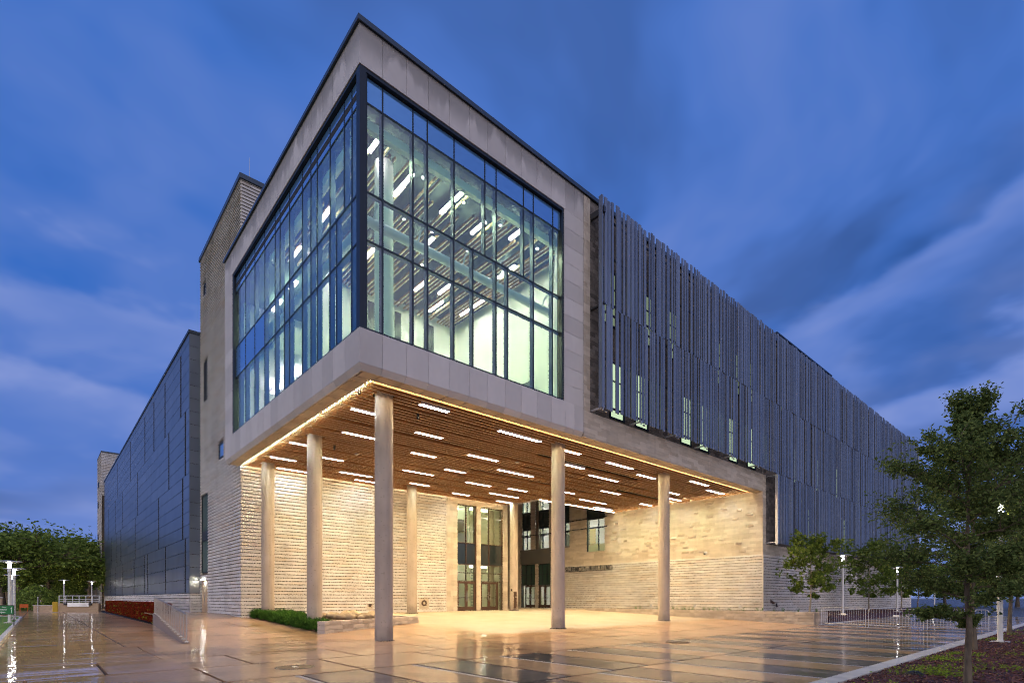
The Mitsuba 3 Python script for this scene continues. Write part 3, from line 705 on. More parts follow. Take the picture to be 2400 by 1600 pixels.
def glazed_bay(parent, face, c, a0, a1, zs, kinds, mids, door=None, frame='brown_metal', fw=0.05):
    """Window rows in one bay: frames, mullions and a pane each."""
    P = (lambda a, b, d0, d1, z0, z1: box(a, b, c + d0, c + d1, z0, z1)) if face == 'Y' else (lambda a, b, d0, d1, z0, z1: box(c + d0, c + d1, a, b, z0, z1))
    w = obj('glazed_bay', join([P(a0, a0 + fw, 0.08, 0.22, zs[0], zs[-1]), P(a1 - fw, a1, 0.08, 0.22, zs[0], zs[-1])] + [P(a0 + fw, a1 - fw, 0.08, 0.22, z - fw / 2, z + fw / 2) for z in zs[1:-1]] + [P(a0 + fw, a1 - fw, 0.08, 0.22, zs[-1] - fw, zs[-1])]), frame, parent)
    for z0, z1, kd in zip(zs[:-1], zs[1:], kinds):
        ms = [a0 + fw] + [m for m in mids if a0 < m < a1] + [a1 - fw]
        if kd == 'door': continue
        for i, (b0, b1) in enumerate(zip(ms[:-1], ms[1:])):
            obj('pane', P(b0, b1, 0.148, 0.152, z0 + fw / 2, z1 - fw / 2) if kd != 'clear_glass' else
                ((np.array([(b0, c + .15, z0), (b1, c + .15, z0), (b1, c + .15, z1), (b0, c + .15, z1)]) if face == 'Y' else np.array([(c + .15, b0, z0), (c + .15, b1, z0), (c + .15, b1, z1), (c + .15, b0, z1)])), np.array([[0, 1, 2], [0, 2, 3]])), kd, w)
            if i: obj('mullion', P(b0 - 0.025, b0 + 0.025, 0.085, 0.215, z0 + fw / 2, z1 - fw / 2), frame, w)
    return w, P


def door_pair(parent, P, face, c, a0, a1, z0, z1):
    am = (a0 + a1) / 2
    for i, (b0, b1) in enumerate(((a0, am), (am, a1))):
        b0 += 0.008; b1 -= 0.008; s = 0.13
        d = obj('door', join([P(b0, b0 + s, 0.10, 0.15, z0 + 0.01, z1), P(b1 - s, b1, 0.10, 0.15, z0 + 0.01, z1), P(b0 + s, b1 - s, 0.10, 0.15, z0 + 0.01, z0 + 0.32), P(b0 + s, b1 - s, 0.10, 0.15, z1 - 0.16, z1), P(b0 + s, b1 - s, 0.11, 0.14, z0 + 1.02, z0 + 1.07)]), 'brown_metal', parent)
        q = np.array([(b0 + s, c + .125, z0 + .32), (b1 - s, c + .125, z0 + .32), (b1 - s, c + .125, z1 - .16), (b0 + s, c + .125, z1 - .16)])
        obj('door_pane', (q if face == 'Y' else q[:, [1, 0, 2]], np.array([[0, 1, 2], [0, 2, 3]])), 'clear_glass', parent)
        hx = (b1 - 0.06) if i == 0 else (b0 + 0.06)
        obj('door_pull', join([P(hx - 0.013, hx + 0.013, 0.03, 0.05, z0 + 0.75, z0 + 1.55), P(hx - 0.01, hx + 0.01, 0.05, 0.10, z0 + 0.85, z0 + 0.87), P(hx - 0.01, hx + 0.01, 0.05, 0.10, z0 + 1.43, z0 + 1.45)]), 'steel', parent)


ZE = 0.66
b1_, P = glazed_bay(SB, 'Y', 34.3, 24.73, 26.64, [ZE, 3.04, 3.71, 4.38, 6.10, 9.13], ['door', 'clear_glass', 'clear_glass', 'dark_spandrel', 'clear_glass'], [25.66])
door_pair(b1_, P, 'Y', 34.3, 24.79, 26.58, ZE, 2.99)
b2_, P = glazed_bay(SB, 'Y', 34.3, 27.08, 29.48, [ZE, 3.04, 3.71, 4.38, 6.10, 9.13], ['door', 'clear_glass', 'clear_glass', 'dark_spandrel', 'clear_glass'], [28.02])
door_pair(b2_, P, 'Y', 34.3, 27.14, 28.9, ZE, 2.99)
obj('side_frame', P(28.92, 29.0, 0.09, 0.2, ZE, 3.0), 'brown_metal', b2_); obj('side_pane', (np.array([(29.0, 34.45, ZE), (29.43, 34.45, ZE), (29.43, 34.45, 3.0), (29.0, 34.45, 3.0)]), np.array([[0, 1, 2], [0, 2, 3]])), 'clear_glass', b2_)
# rooms behind the entrance glass
eh = sub('entrance_hall')
obj('floor', box(23.8, 29.9, 34.6, 42, 0.4, ZE - 0.01), 'white_wall', eh); obj('slab', box(23.8, 29.9, 34.62, 42, 4.45, 6.05), 'white_wall', eh); obj('ceiling', box(23.8, 29.9, 34.6, 42, 9.3, 9.45), 'white_wall', eh)
obj('wall', box(23.8, 29.9, 41.9, 42.1, 0.4, 9.4), 'white_wall', eh); obj('wall', box(23.7, 23.85, 34.82, 42, 0.4, 9.4), 'white_wall', eh); obj('wall', box(29.84, 29.99, 34.82, 47, 0.4, 20), 'flush_stone', eh)
obj('partition', box(26.6, 26.75, 35.4, 38.5, ZE, 9.3), 'white_wall', eh); obj('column', lathe([(0, 0), (0.3, 0), (0.3, 8.5), (0, 8.5)], (29.2, 35.6, ZE), 24), 'concrete', eh, smooth=40)
obj('louvre', join([box(28.2, 29.3, 37.0, 37.1, z, z + 0.12) for z in np.arange(1.0, 4.3, 0.26)]), 'gray_band', eh)
obj('counter', box(24.2, 26.2, 38.4, 39.0, ZE, 1.75), 'gray_band', eh)
obj('wall_screen', box(25.6, 26.55, 35.9, 37.3, 7.2, 8.2), 'gray_band', eh)
for x0, x1, y, z, p in ((24.3, 26.0, 36.5, 4.36, 1), (24.3, 26.0, 39.5, 4.36, 1), (27.2, 29.2, 36.2, 4.36, 1), (27.2, 29.0, 39.6, 4.36, 1), (24.4, 26.2, 36.3, 9.2, .8), (24.4, 26.2, 38.6, 9.2, .8), (27.1, 29.1, 36.0, 9.2, .55), (27.1, 29.1, 38.6, 9.2, .55)):
    t = thing('hall_light', 'white strip light on the ceiling behind the entrance glass left of the courtyard', 'ceiling light', 'strip lights inside the entrance hall')
    lamp('diffuser', box(x0, x1, y - 0.06, y + 0.06, z - 0.07, z), np.array([0.95, 1.0, 0.70]) * 34 * p, t)
t = thing('office_chair', 'dark office chair behind the upper glass of the left entrance bay', 'chair')
obj('seat', bevel(24.95, 25.4, 35.3, 35.75, 6.52, 6.6, 0.02), 'chair_fabric', t); obj('backrest', hexa([(25.38, 35.32, 6.68), (25.44, 35.32, 6.68), (25.38, 35.74, 6.68), (25.44, 35.74, 6.68), (25.5, 35.32, 7.25), (25.55, 35.32, 7.25), (25.5, 35.74, 7.25), (25.55, 35.74, 7.25)]), 'chair_fabric', t)
obj('stem', tube([(25.17, 35.52, 6.15), (25.17, 35.52, 6.53)], 0.03, 8), 'black', t)
for a in range(5):
    obj('leg', tube([(25.17, 35.52, 6.2), (25.17 + 0.28 * math.cos(a * 1.257), 35.52 + 0.28 * math.sin(a * 1.257), 6.1)], 0.02, 6), 'black', t)
obj('armrest', box(25.0, 25.3, 35.28, 35.32, 6.8, 6.84), 'black', t)

# ---- wall along the right of the portico and the courtyard entrance
sw = sub('side_wall', join([box(XE + 0.06, XE + 0.5, YC + 0.1, 31.5, 0.0, 20), box(XE + 0.06, XE + 0.5, 31.5, 33.75, 0, 6.1), box(XE + 0.06, XE + 0.5, 31.5, 33.75, 10.9, 20), box(XE + 0.06, XE + 0.5, 33.75, 35.92, 0, 20), box(XE + 0.06, XE + 0.5, 35.92, 37.3, 0, 6.9),
                        box(XE + 0.06, XE + 0.5, 35.92, 37.3, 13, 20), box(XE + 0.06, XE + 0.5, 37.3, 38.55, 0, 20), box(XE + 0.06, XE + 0.5, 38.55, 47, 13.2, 20), box(XE + 0.06, XE + 0.5, 40.45, 40.85, 0, 13.2), box(XE + 0.06, XE + 0.5, 43.15, 47, 0, 13.2), box(XE + 0.06, XE + 0.5, 38.55, 43.15, 5.3, 6.9)]), 'joint')
sh = [(31.5, 33.75, 6.15, 10.85), (35.92, 37.3, 6.9, 13.0), (38.55, 43.15, 0, 13.2)]
pieces(sw, 'lapped_stone', stone_rows('X', XE, YC - 0.03, 38.55, 0.55, 0.55 + 20.8 * RH, RH, (1.1, 1.9), LAP), 'stone', 170, 'lapped_stone_remainder')


def ROCK():
    p = 0.02 + 0.006 * rng.random()
    return (p, p)


fl = stone_rows('X', XE, YC, 38.55, 0.55 + 20.8 * RH, 14.0, RH, (0.7, 1.4), ROCK, sh, gap=0.003) + stone_rows('X', XE, 43.15, 46.8, 0.6, 14.0, RH, (0.7, 1.4), ROCK, gap=0.003) + stone_rows('X', XE, 40.43, 40.87, 0.6, 5.3, RH, (0.7, 1.4), ROCK, gap=0.003) + stone_rows('X', XE, 38.55, 43.15, 6.9, 14.0, RH, (0.7, 1.4), ROCK, [(41.55, 42.95, 6.9, 13), (38.8, 40.9, 6.9, 13)], gap=0.003)
pieces(sw, 'smooth_stone', fl, 'flush_stone', 170, 'smooth_stone_remainder')
rk = []
for k in range(46):      # single rock-faced stones that stand out of the smooth wall
    y = YC + 0.5 + 13 * rng.random(); z = 0.55 + 20.8 * RH + RH * rng.integers(1, 21); L = 0.32 + 0.4 * rng.random()
    m = trimesh.creation.box(extents=(0.07, L, RH * 0.9)); m = m.subdivide().subdivide(); v = np.array(m.vertices); fr_ = v[:, 0] < -0.03
    edge = np.minimum(1, np.minimum((L / 2 - np.abs(v[:, 1])) / 0.07, (RH * 0.45 - np.abs(v[:, 2])) / 0.05))
    v[fr_, 0] = -0.02 - 0.055 * edge[fr_] * (0.35 + 0.9 * rng.random(fr_.sum())); v += np.array([XE - 0.012, y, z + RH / 2])
    rk.append((v, np.array(m.faces)))
pieces(sw, 'rock_faced_stone', rk, 'flush_stone', 46, 'rock_remainder')
le = sub('lettering'); glyphs = []; pos = 0.0
for ch in 'SCIENCES BUILDING':
    if ch == ' ': pos += 0.24; continue
    g_ = meshkit.text_mesh(ch, 0.50, 0.05, bold=False); gv = np.array(g_.vertices); gv[:, 0] = (gv[:, 0] - gv[:, 0].min()) * (0.86 if ch != 'I' else 1) + pos; pos = gv[:, 0].max() + 0.11; glyphs.append((gv, np.array(g_.faces)))
for gv, gf in glyphs:
    obj('letter', (np.column_stack([XE - 0.13 - gv[:, 2], 36.44 - gv[:, 0] * 5.92 / (pos - 0.11), 4.26 + gv[:, 1]]), gf), 'black', le)
print('lettering', pos)
w, P = glazed_bay(sw[:0] + SB, 'X', XE, 31.5, 33.75, [6.15, 8.4, 9.25, 10.85], ['clear_glass', 'clear_glass', 'dark_spandrel'], [32.35], frame='frame', fw=0.09)
w, P = glazed_bay(SB, 'X', XE, 35.92, 37.3, [6.9, 8.35, 9.25, 10.95, 13.0], ['clear_glass', 'clear_glass', 'dark_spandrel', 'clear_glass'], [36.6], frame='frame', fw=0.08)
w, P = glazed_bay(SB, 'X', XE, 38.8, 40.9, [6.95, 8.3, 9.05, 10.9, 13.0], ['clear_glass', 'clear_glass', 'dark_spandrel', 'clear_glass'], [39.85], frame='frame', fw=0.08)
w, P = glazed_bay(SB, 'X', XE, 41.55, 42.95, [6.95, 8.3, 9.05, 10.9, 13.0], ['clear_glass', 'clear_glass', 'dark_spandrel', 'clear_glass'], [42.25], frame='frame', fw=0.08)
obj('sun_bar', join([box(XE - 0.05, XE, 31.2, 43.0, 8.36, 8.44), box(XE - 0.05, XE, 31.2, 38.0, 9.28, 9.36)]), 'frame', sw)
obj('metal_band', box(XE - 0.06, XE + 0.055, 38.55, 43.15, 5.32, 6.9), 'gray_band', sw)
w, P = glazed_bay(SB, 'X', XE, 40.87, 43.1, [ZE, 3.1, 4.2, 5.28], ['door', 'green_glass', 'green_glass'], [41.6, 42.4], frame='frame'); door_pair(w, P, 'X', XE, 40.93, 42.55, ZE, 3.05)
obj('side_pane', (np.array([(XE + .15, 42.6, ZE), (XE + .15, 43.05, ZE), (XE + .15, 43.05, 3.0), (XE + .15, 42.6, 3.0)]), np.array([[0, 1, 2], [0, 2, 3]])), 'clear_glass', w)
w, P = glazed_bay(SB, 'X', XE, 38.55, 40.43, [ZE, 3.1, 4.2, 5.28], ['door', 'green_glass', 'green_glass'], [39.2, 39.85], frame='frame'); door_pair(w, P, 'X', XE, 38.6, 40.38, ZE, 3.05)
cr = sub('courtyard_rooms')
obj('slab', join([box(XE + 0.25, 44, 30.6, 46, 5.6, 6.85), box(XE + 0.25, 44, 30.6, 46, 0.3, ZE - 0.01), box(XE + 0.25, 44, 30.6, 46, 13.1, 13.3), box(XE + 0.25, 44, 30.6, 46, 10.0, 10.7)]), 'white_wall', cr)
obj('wall', join([box(43.8, 44, 30.6, 46, 0.6, 13.2), box(XE + 0.51, 44, 30.5, 30.65, 0.6, 13.2), box(XE + 0.51, 44, 34.2, 34.35, 6.85, 13.2), box(XE + 0.51, 44, 45.9, 46, 0.6, 13.2)]), 'white_wall', cr)
obj('inner_door', box(XE + 0.7, XE + 1.9, 34.14, 34.19, 6.86, 8.6), 'door_wood', cr)
obj('stair', join([hexa([(41.5, 35.0, 6.85), (42.4, 35.0, 6.85), (41.5, 40.4, 6.85), (42.4, 40.4, 6.85), (41.5, 35.0, 6.9), (42.4, 35.0, 6.9), (41.5, 40.4, 9.6), (42.4, 40.4, 9.6)])]), 'gray_band', cr)
obj('stair_rail', join([tube([(41.45, 35.0, 7.8), (41.45, 40.4, 10.5)], 0.03, 6)] + [tube([(41.45, y, 6.9 + (y - 35) * 0.5), (41.45, y, 7.8 + (y - 35) * 0.5)], 0.012, 5) for y in np.arange(35, 40.4, 0.3)]), 'galv', cr)
obj('notice', join([box(43.75, 43.79, y, y + 0.5, 1.3, 1.9) for y in (38.9, 39.9, 41.2, 42.0)]), 'int_dark', cr)
for y, z in ((31.3, 9.9), (36.0, 9.9), (39.5, 9.9), (42.0, 9.9), (39.3, 5.5), (42.0, 5.5), (39.5, 13.0), (42.2, 13.0), (36.3, 13.0)):
    t = thing('courtyard_light', 'white strip light inside the rooms along the courtyard', 'ceiling light', 'strip lights of the courtyard rooms')
    lamp('diffuser', box(41.0, 41.2, y, y + 1.4, z - 0.08, z), np.array([0.97, 1.0, 0.86]) * 190, t)
sub('courtyard_end', box(29.9, XE + 0.1, 47, 47.4, 0, 20), 'flush_stone')

# ---- front wall to the right: beam over the portico, ribbed base, dark blockwork behind the screen
fw_ = sub('front_wall', join([box(19.72, XE + 0.5, YC + 0.07, YC + 0.4, ZB + 0.06, 10.75), box(XE + 0.02, 83, YC + 0.07, YC + 0.4, 0.0, 5.66), box(XE + 0.02, 40.15, YC + 0.07, YC + 0.4, 5.66, 10.75), box(19.72, 20.18, YC + 0.07, YC + 0.4, 10.75, 21.18)]), 'joint')
bs = stone_rows('Y', YC + 0.02, 19.72, XE, ZB + 0.06, 10.75, RH, (0.45, 0.95), PLAIN, gap=0.004) + stone_rows('Y', YC + 0.02, XE, 40.17, 0.5 + 21 * RH, 10.75, RH, (0.5, 0.9), PLAIN, gap=0.004) + stone_rows('Y', YC + 0.02, 19.72, 20.18, 10.75, 21.18, RH, (0.3, 0.6), PLAIN, gap=0.004) + stone_rows('Y', YC + 0.02, 40.17, 83, 0.5 + 21 * RH, 5.66, RH, (0.6, 1.1), PLAIN, gap=0.004)
pieces(fw_, 'smooth_stone', bs, 'flush_stone', 230, 'smooth_stone_remainder')
pieces(fw_, 'lapped_stone', stone_rows('Y', YC, XE - 0.03, 83, 0.5, 0.5 + 21 * RH, RH, (0.8, 1.4), LAP), 'stone', 150, 'lapped_stone_remainder')
bw = sub('block_wall', join([box(20.18, 40.3, YC + 0.07, YC + 0.4, 10.76, 21.18), box(40.17, 83, YC + 0.07, YC + 0.4, 5.67, 21.18)]), 'mortar')
WLOW = [(21.71, 22.97), (23.86, 25.14), (28.42, 29.68), (30.54, 31.80), (34.42, 35.70), (37.11, 38.46)]
WUP = [(21.2, 22.3), (24.6, 25.7), (27.1, 28.2), (32.3, 33.4), (35.0, 36.0), (37.4, 38.4)]
WFAR = [(45.3, 46.5, 10.9), (50.2, 51.4, 10.9), (54.8, 56, 10.9), (57.2, 58.4, 6.3), (47.6, 48.8, 6.3), (42.6, 43.8, 15.9), (61, 62.2, 10.9)]
wh = [(a, b, 10.83, 13.75) for a, b in WLOW] + [(a, b, 15.5, 18.3) for a, b in WUP] + [(a, b, z, z + 2.9) for a, b, z in WFAR]
blocks = stone_rows('Y', YC + 0.05, 20.19, 26.0, 10.76, 21.18, 0.21, (0.42, 0.421), PLAIN, wh, gap=0.012) + stone_rows('Y', YC + 0.05, 40.18, 42.2, 5.67, 10.75, 0.21, (0.42, 0.421), PLAIN, gap=0.012) + stone_rows('Y', YC + 0.05, 26.0, 40.3, 10.76, 11.4, 0.21, (0.42, 0.421), PLAIN, wh, gap=0.012)
pieces(bw, 'block', blocks, 'block', 250, 'block_remainder')
sub('block_wall_face', box(26.0, 40.2, YC + 0.03, YC + 0.069, 11.41, 21.18), 'block', uv=np.full((8, 2), 0.35)); sub('block_wall_face', box(42.2, 83, YC + 0.03, YC + 0.069, 5.67, 21.18), 'block', uv=np.full((8, 2), 0.35))
for i, (a, b, z0, z1) in enumerate(wh):
    w = sub('screened_window', join([box(a, b, YC - 0.02, YC + 0.02, z0, z0 + 0.09), box(a, b, YC - 0.02, YC + 0.02, z1 - 0.09, z1), box(a, a + 0.09, YC - 0.02, YC + 0.02, z0 + 0.09, z1 - 0.09), box(b - 0.14, b, YC - 0.02, YC + 0.02, z0 + 0.09, z1 - 0.09), box(a + 0.09, b - 0.14, YC - 0.018, YC + 0.018, z0 + 1.9, z0 + 1.97)]), 'frame')
    e = 1.0 if i < 6 else (0.28 if i < 12 else 0.32)
    k = obj('pane', (np.array([(a + .09, YC + .02, z0 + .09), (b - .14, YC + .02, z0 + .09), (b - .14, YC + .02, z1 - .09), (a + .09, YC + .02, z1 - .09)]), np.array([[0, 1, 2], [0, 2, 3]])), 'dark_spandrel', w)
    scene[k]['emitter'] = {'type': 'area', 'radiance': rgb(0.62 * e, 0.80 * e, 0.50 * e)}
ss = sub('sun_screen')
fins = []
for t_, (z0, z1, xa) in enumerate(((15.84, 20.95, 20.16), (10.77, 15.82, 20.16), (5.68, 10.75, 40.36))):
    x = xa; jog = 0.0; left = 0
    while x < 83.2:
        if left <= 0: jog = rng.choice([-0.1, 0, 0, 0.1, 0.18]); left = rng.integers(1, 4)
        left -= 1
        w_ = rng.choice([0.085, 0.12, 0.16, 0.2, 0.25]); yy = 16.18 + rng.choice([0, 0.02, 0.045, 0.07])
        fins.append(box(x, x + w_, yy, yy + 0.045 + 0.02 * rng.random(), z0 + 0.004 + (0.03 * rng.random() if t_ == 1 else 0), z1 - 0.004 + (0.09 * rng.random() if t_ == 0 else 0.03 * rng.random())))
        x += w_ + rng.choice([0.05, 0.08, 0.12, 0.18])
pieces(ss, 'fin', fins, 'screen', 300, 'fin_remainder')
for z in (11.0, 13.3, 15.6, 16.1, 18.4, 20.2):
    obj('rail', box(20.2, 83.2, 16.40, 16.46, z, z + 0.09), 'dark_metal', ss)
for z in (5.95, 8.3, 10.4):
    obj('rail', box(40.4, 83.2, 16.40, 16.46, z, z + 0.09), 'dark_metal', ss)
for x in (20.25, 23.41, 26.70, 29.98, 33.42, 37.18):
    obj('bracket', join([box(x, x + 0.07, 16.2, YC + 0.04, 10.80, 10.88), box(x + 0.01, x + 0.06, 16.2, 16.28, 10.7, 10.8)]), 'galv', ss)
    obj('lug', tube([(x + 0.3, 16.3, 10.72), (x + 0.42, 16.3, 10.72)], 0.045, 8), 'steel', ss)
for z in (20.15, 15.75):
    obj('bracket', join([box(20.2, 20.34, 16.1, YC + 0.03, z, z + 0.28 if z > 16 else z + 0.08)]), 'dark_metal', ss)
obj('end_post', box(20.10, 20.15, 16.14, 16.34, 10.78, 20.93), 'screen', ss)
obj('end_post', box(40.27, 40.34, 16.12, 16.32, 5.60, 10.70), 'galv', ss)
obj('end_post', box(83.25, 83.33, 16.1, 16.35, 5.68, 20.9), 'galv', ss)
obj('bracket', join([box(40.25, 40.33, 16.2, YC + 0.03, 5.72, 5.80), box(40.25, 40.33, 16.2, YC + 0.03, 10.62, 10.68)]), 'galv', ss)
sub('penthouse', box(43.7, 56.0, 17.6, 32, 21.24, 22.62), 'clad', uv=np.full((8, 2), 0.3)); sub('penthouse_coping', box(43.6, 56.1, 17.5, 32.1, 22.62, 22.72), 'coping')
sub('end_wall', box(83, 83.3, YC + 0.1, 70, 0, 21.2), 'block', uv=np.full((8, 2), 0.4))

# ---- metal panelled wing on the left
mc = sub('metal_wing', join([box(8.31, 20, 44.86, 112.5, 1.95, 21.05)]), 'dark_gap')
SLOT = [(47.9, 15.7, 20.4), (54.8, 15.7, 20.4), (60.8, 15.7, 20.4), (66.6, 15.7, 20.4), (46.2, 10.9, 15.6), (47.2, 6.2, 10.8), (53.0, 10.9, 15.6), (58.1, 6.2, 10.8), (46.2, 2.1, 6.1), (54.6, 2.1, 6.1), (64.8, 2.1, 6.1), (66.8, 2.1, 6.1), (74.0, 6.2, 10.8), (74.9, 2.1, 6.1), (86.4, 10.9, 15.6), (88.1, 6.2, 10.8), (86.4, 2.1, 6.1), (94.7, 10.9, 15.6), (93.0, 6.2, 10.8), (94.7, 2.1, 6.1), (104.6, 10.9, 15.6), (100.6, 6.2, 10.8), (101.3, 2.1, 6.1), (78, 15.7, 20.4), (72, 10.9, 15.6), (92, 15.7, 20.4)]
rowz = [2.02] + list(np.linspace(6.15, 2.02, 5)[:-1][::-1]) + list(np.linspace(10.85, 6.15, 6)[:-1][::-1]) + list(np.linspace(15.65, 10.85, 6)[:-1][::-1]) + list(np.linspace(20.42, 15.65, 6)[:-1][::-1]) + [21.08]
pm = []
for i, (z0, z1) in enumerate(zip(rowz[:-1], rowz[1:])):
    zc = (z0 + z1) / 2; cuts = sorted(s[0] for s in SLOT if s[1] < zc < s[2]); a = 44.84
    for s in cuts + [112.5]:
        b = s - 0.16 if s < 112 else s
        nseg = max(1, int(round((b - a) / 8.5))); ed = np.linspace(a, b, nseg + 1)
        pm += [box(8.25, 8.30, u + 0.02, v_ - 0.02, z0 + 0.018, z1 - 0.018) for u, v_ in zip(ed[:-1], ed[1:])]
        a = s + 0.25
pieces(mc, 'panel', pm, 'clad', 200, 'panel_remainder')
pieces(mc, 'end_panel', [box(8.26, 9.02, 44.80, 44.84, z0 + 0.015, z1 - 0.015) for z0, z1 in zip(np.linspace(2.02, 21.08, 21)[:-1], np.linspace(2.02, 21.08, 21)[1:])], 'clad', 30, 'end_panel_remainder')
for y, z0, z1 in SLOT:
    w = obj('slot_window', box(8.247, 8.305, y - 0.138, y + 0.24, z0 + 0.01, z1 - 0.01), 'dark_gap', mc)
    obj('jamb', join([box(8.235, 8.30, y - 0.16, y - 0.14, z0, z1)] + [box(8.24, 8.246, y - 0.12, y + 0.15, z, z + 0.05) for z in np.linspace(z0, z1, 4)[1:-1]]), 'dark_metal', w)
obj('coping', join([box(8.18, 9.0, 44.72, 112.6, 21.08, 21.28)]), 'coping', mc)
bs_ = sub('wing_base', box(8.36, 20, 44.88, 112.5, 0, 2.0), 'joint')
pieces(bs_, 'stone', stone_rows('X', 8.3, 44.8, 112.5, 0.2, 2.0, RH, (0.8, 1.4), LAP) + stone_rows('Y', 44.82, 8.3, 9.0, 0.4, 2.0, RH, (0.8, 1.0), LAP), 'stone', 110, 'stone_remainder')
ft = sub('far_tower', join([box(8.0, 20, 113.2, 121, 0, 26.3)]), 'joint')
pieces(ft, 'stone', stone_rows('X', 7.95, 113.1, 121, 0.0, 26.3, 0.26, (7, 8), LAP) + stone_rows('Y', 113.15, 7.95, 15, 19.0, 26.3, 0.26, (6, 8), LAP), 'stone', 60, 'stone_remainder')
obj('coping', box(7.85, 20, 113.0, 121, 26.3, 26.5), 'coping', ft)
for y, z0, z1 in ((118, 17.5, 18.6), (118, 12, 12.9), (116.2, 10, 11.6), (117, 21, 21.9)):
    obj('window', box(7.80, 7.90, y, y + 1.3, z0, z1), 'black', ft)
# ------------------------------------------------------------------ foliage
def leaves(c, size, rng_, flat_=0.0, star=False, aspect=0.5):
    """A folded leaf (or a five-lobed one) at every point."""
    n = len(c); d = rng_.normal(size=(n, 3)); d[:, 2] *= (1 - flat_); d /= np.linalg.norm(d, axis=1, keepdims=True)
    e = rng_.normal(size=(n, 3)); e -= (e * d).sum(1, keepdims=True) * d; e /= np.linalg.norm(e, axis=1, keepdims=True); g = np.cross(d, e)
    s = size * (0.65 + 0.7 * rng_.random(n))[:, None]
    if star:
        a = np.arange(10) * 2 * np.pi / 10; r = np.where(np.arange(10) % 2 == 0, 0.55, 0.26)
        ring = [c + s * (r[k] * math.cos(a[k]) * d + r[k] * math.sin(a[k]) * e + (0.06 if k % 2 else -0.05) * g) for k in range(10)]
        v = np.stack([c] + ring, 1); f = np.array([[0, 1 + k, 1 + (k + 1) % 10] for k in range(10)])
    else:
        v = np.stack([c - s * d * 0.5, c + s * (e * aspect * 0.5 + g * 0.08), c + s * d * 0.5, c - s * (e * aspect * 0.5 - g * 0.08)], 1); f = np.array([[0, 1, 2], [0, 2, 3]])
    k = v.shape[1]
    return v.reshape(-1, 3), (f[None] + k * np.arange(n)[:, None, None]).reshape(-1, 3), np.repeat(rng_.random((n, 2)), k, 0)


def tree(name, base, height, crown_r, crown_z, trunk_r, n_limb, n_sub, n_leaf, size, leaf, bark, seed, label, group=None, star=False, spread=0.3, lean=(0, 0), squash=1.0, top=0.35, sides=7, flat_=0.3):
    r = np.random.default_rng(seed); base = np.asarray(base, float)
    t = thing(name, label, 'tree', group)
    h = height - base[2]
    zs = np.linspace(0, 0.9, 9); wob = np.cumsum(r.normal(0, 0.005 * h, (9, 2)), 0); wob[0] = 0
    tp = np.column_stack([base[0] + wob[:, 0] + lean[0] * zs, base[1] + wob[:, 1] + lean[1] * zs, base[2] + zs * h])
    tr = trunk_r * np.interp(zs, [0, 0.04, 0.3, 0.9], [1.35, 1.0, 0.8, 0.12])
    wood = [tube(tp, tr, sides)]; pts = []
    for k in range(n_limb):
        u = (k + 0.5) / n_limb; z0 = crown_z + (0.88 * h - crown_z) * u ** 0.9
        p0 = np.array([np.interp(z0 / h, zs, tp[:, j]) for j in range(3)])
        a = k * 2.399 + r.normal(0, 0.4); prof = (math.sin(math.pi * (0.12 + 0.80 * u)) ** 0.75 if top > 0 else 1)
        L = crown_r * prof * (0.58 + 0.62 * r.random()); up = 0.25 + 0.75 * u + r.normal(0, 0.12)
        q = np.linspace(0, 1, 6)[:, None]; dirv = np.array([math.cos(a), math.sin(a), 0])
        path = p0 + dirv * L * q + np.array([0, 0, 1.0]) * (L * up * (q * 0.5 + q ** 2 * 0.25)) * squash + np.cumsum(r.normal(0, 0.03 * L, (6, 3)), 0) * (q > 0)
        wood.append(tube(path, trunk_r * np.linspace(0.42 * (1 - 0.6 * u), 0.06, 6), 5, False))
        for s in range(n_sub):
            w = 0.25 + 0.75 * r.random(); b0 = np.array([np.interp(w, q[:, 0], path[:, j]) for j in range(3)])
            d = dirv * 0.5 + r.normal(0, 0.75, 3); d[2] = abs(d[2]) * 0.6 + r.normal(0, 0.25); d /= np.linalg.norm(d)
            l = L * (0.22 + 0.28 * r.random()); b1 = b0 + d * l
            wood.append(tube(np.array([b0, b0 * 0.45 + b1 * 0.55 + r.normal(0, 0.05 * l, 3), b1]), trunk_r * np.array([0.14, 0.09, 0.03]), 4, False))
            m = int(n_leaf / (n_limb * n_sub) * (0.4 + 1.2 * r.random()))
            w2 = r.random((m, 1)) ** 0.7
            pts.append(b0 + (b1 - b0) * (0.25 + 0.85 * w2) + np.clip(r.normal(0, 1, (m, 3)), -1.7, 1.7) * spread * l * np.array([1, 1, 0.75]))
    for k in range(3 if squash > 0.7 else 0):   # leading shoots
        m = int(n_leaf * 0.03); w2 = r.random((m, 1)); sh_ = np.array([r.normal(0, 0.28) * crown_r, r.normal(0, 0.28) * crown_r, (0.06 + 0.09 * r.random()) * h]); p = tp[-1] + sh_ * (0.2 + 0.8 * w2)
        pts.append(p + r.normal(0, spread * 0.33 * crown_r, (m, 3)))
    v, f, uv = leaves(np.vstack(pts), size, r, flat_, star)
    obj('trunk', join(wood), bark, t, smooth=60)
    obj('crown', (v, f), leaf, t, uv=uv)
    return t


def gpos(px, depth):
    rt = (px - 1200) / 1248 * depth
    return FW * depth + RT * rt


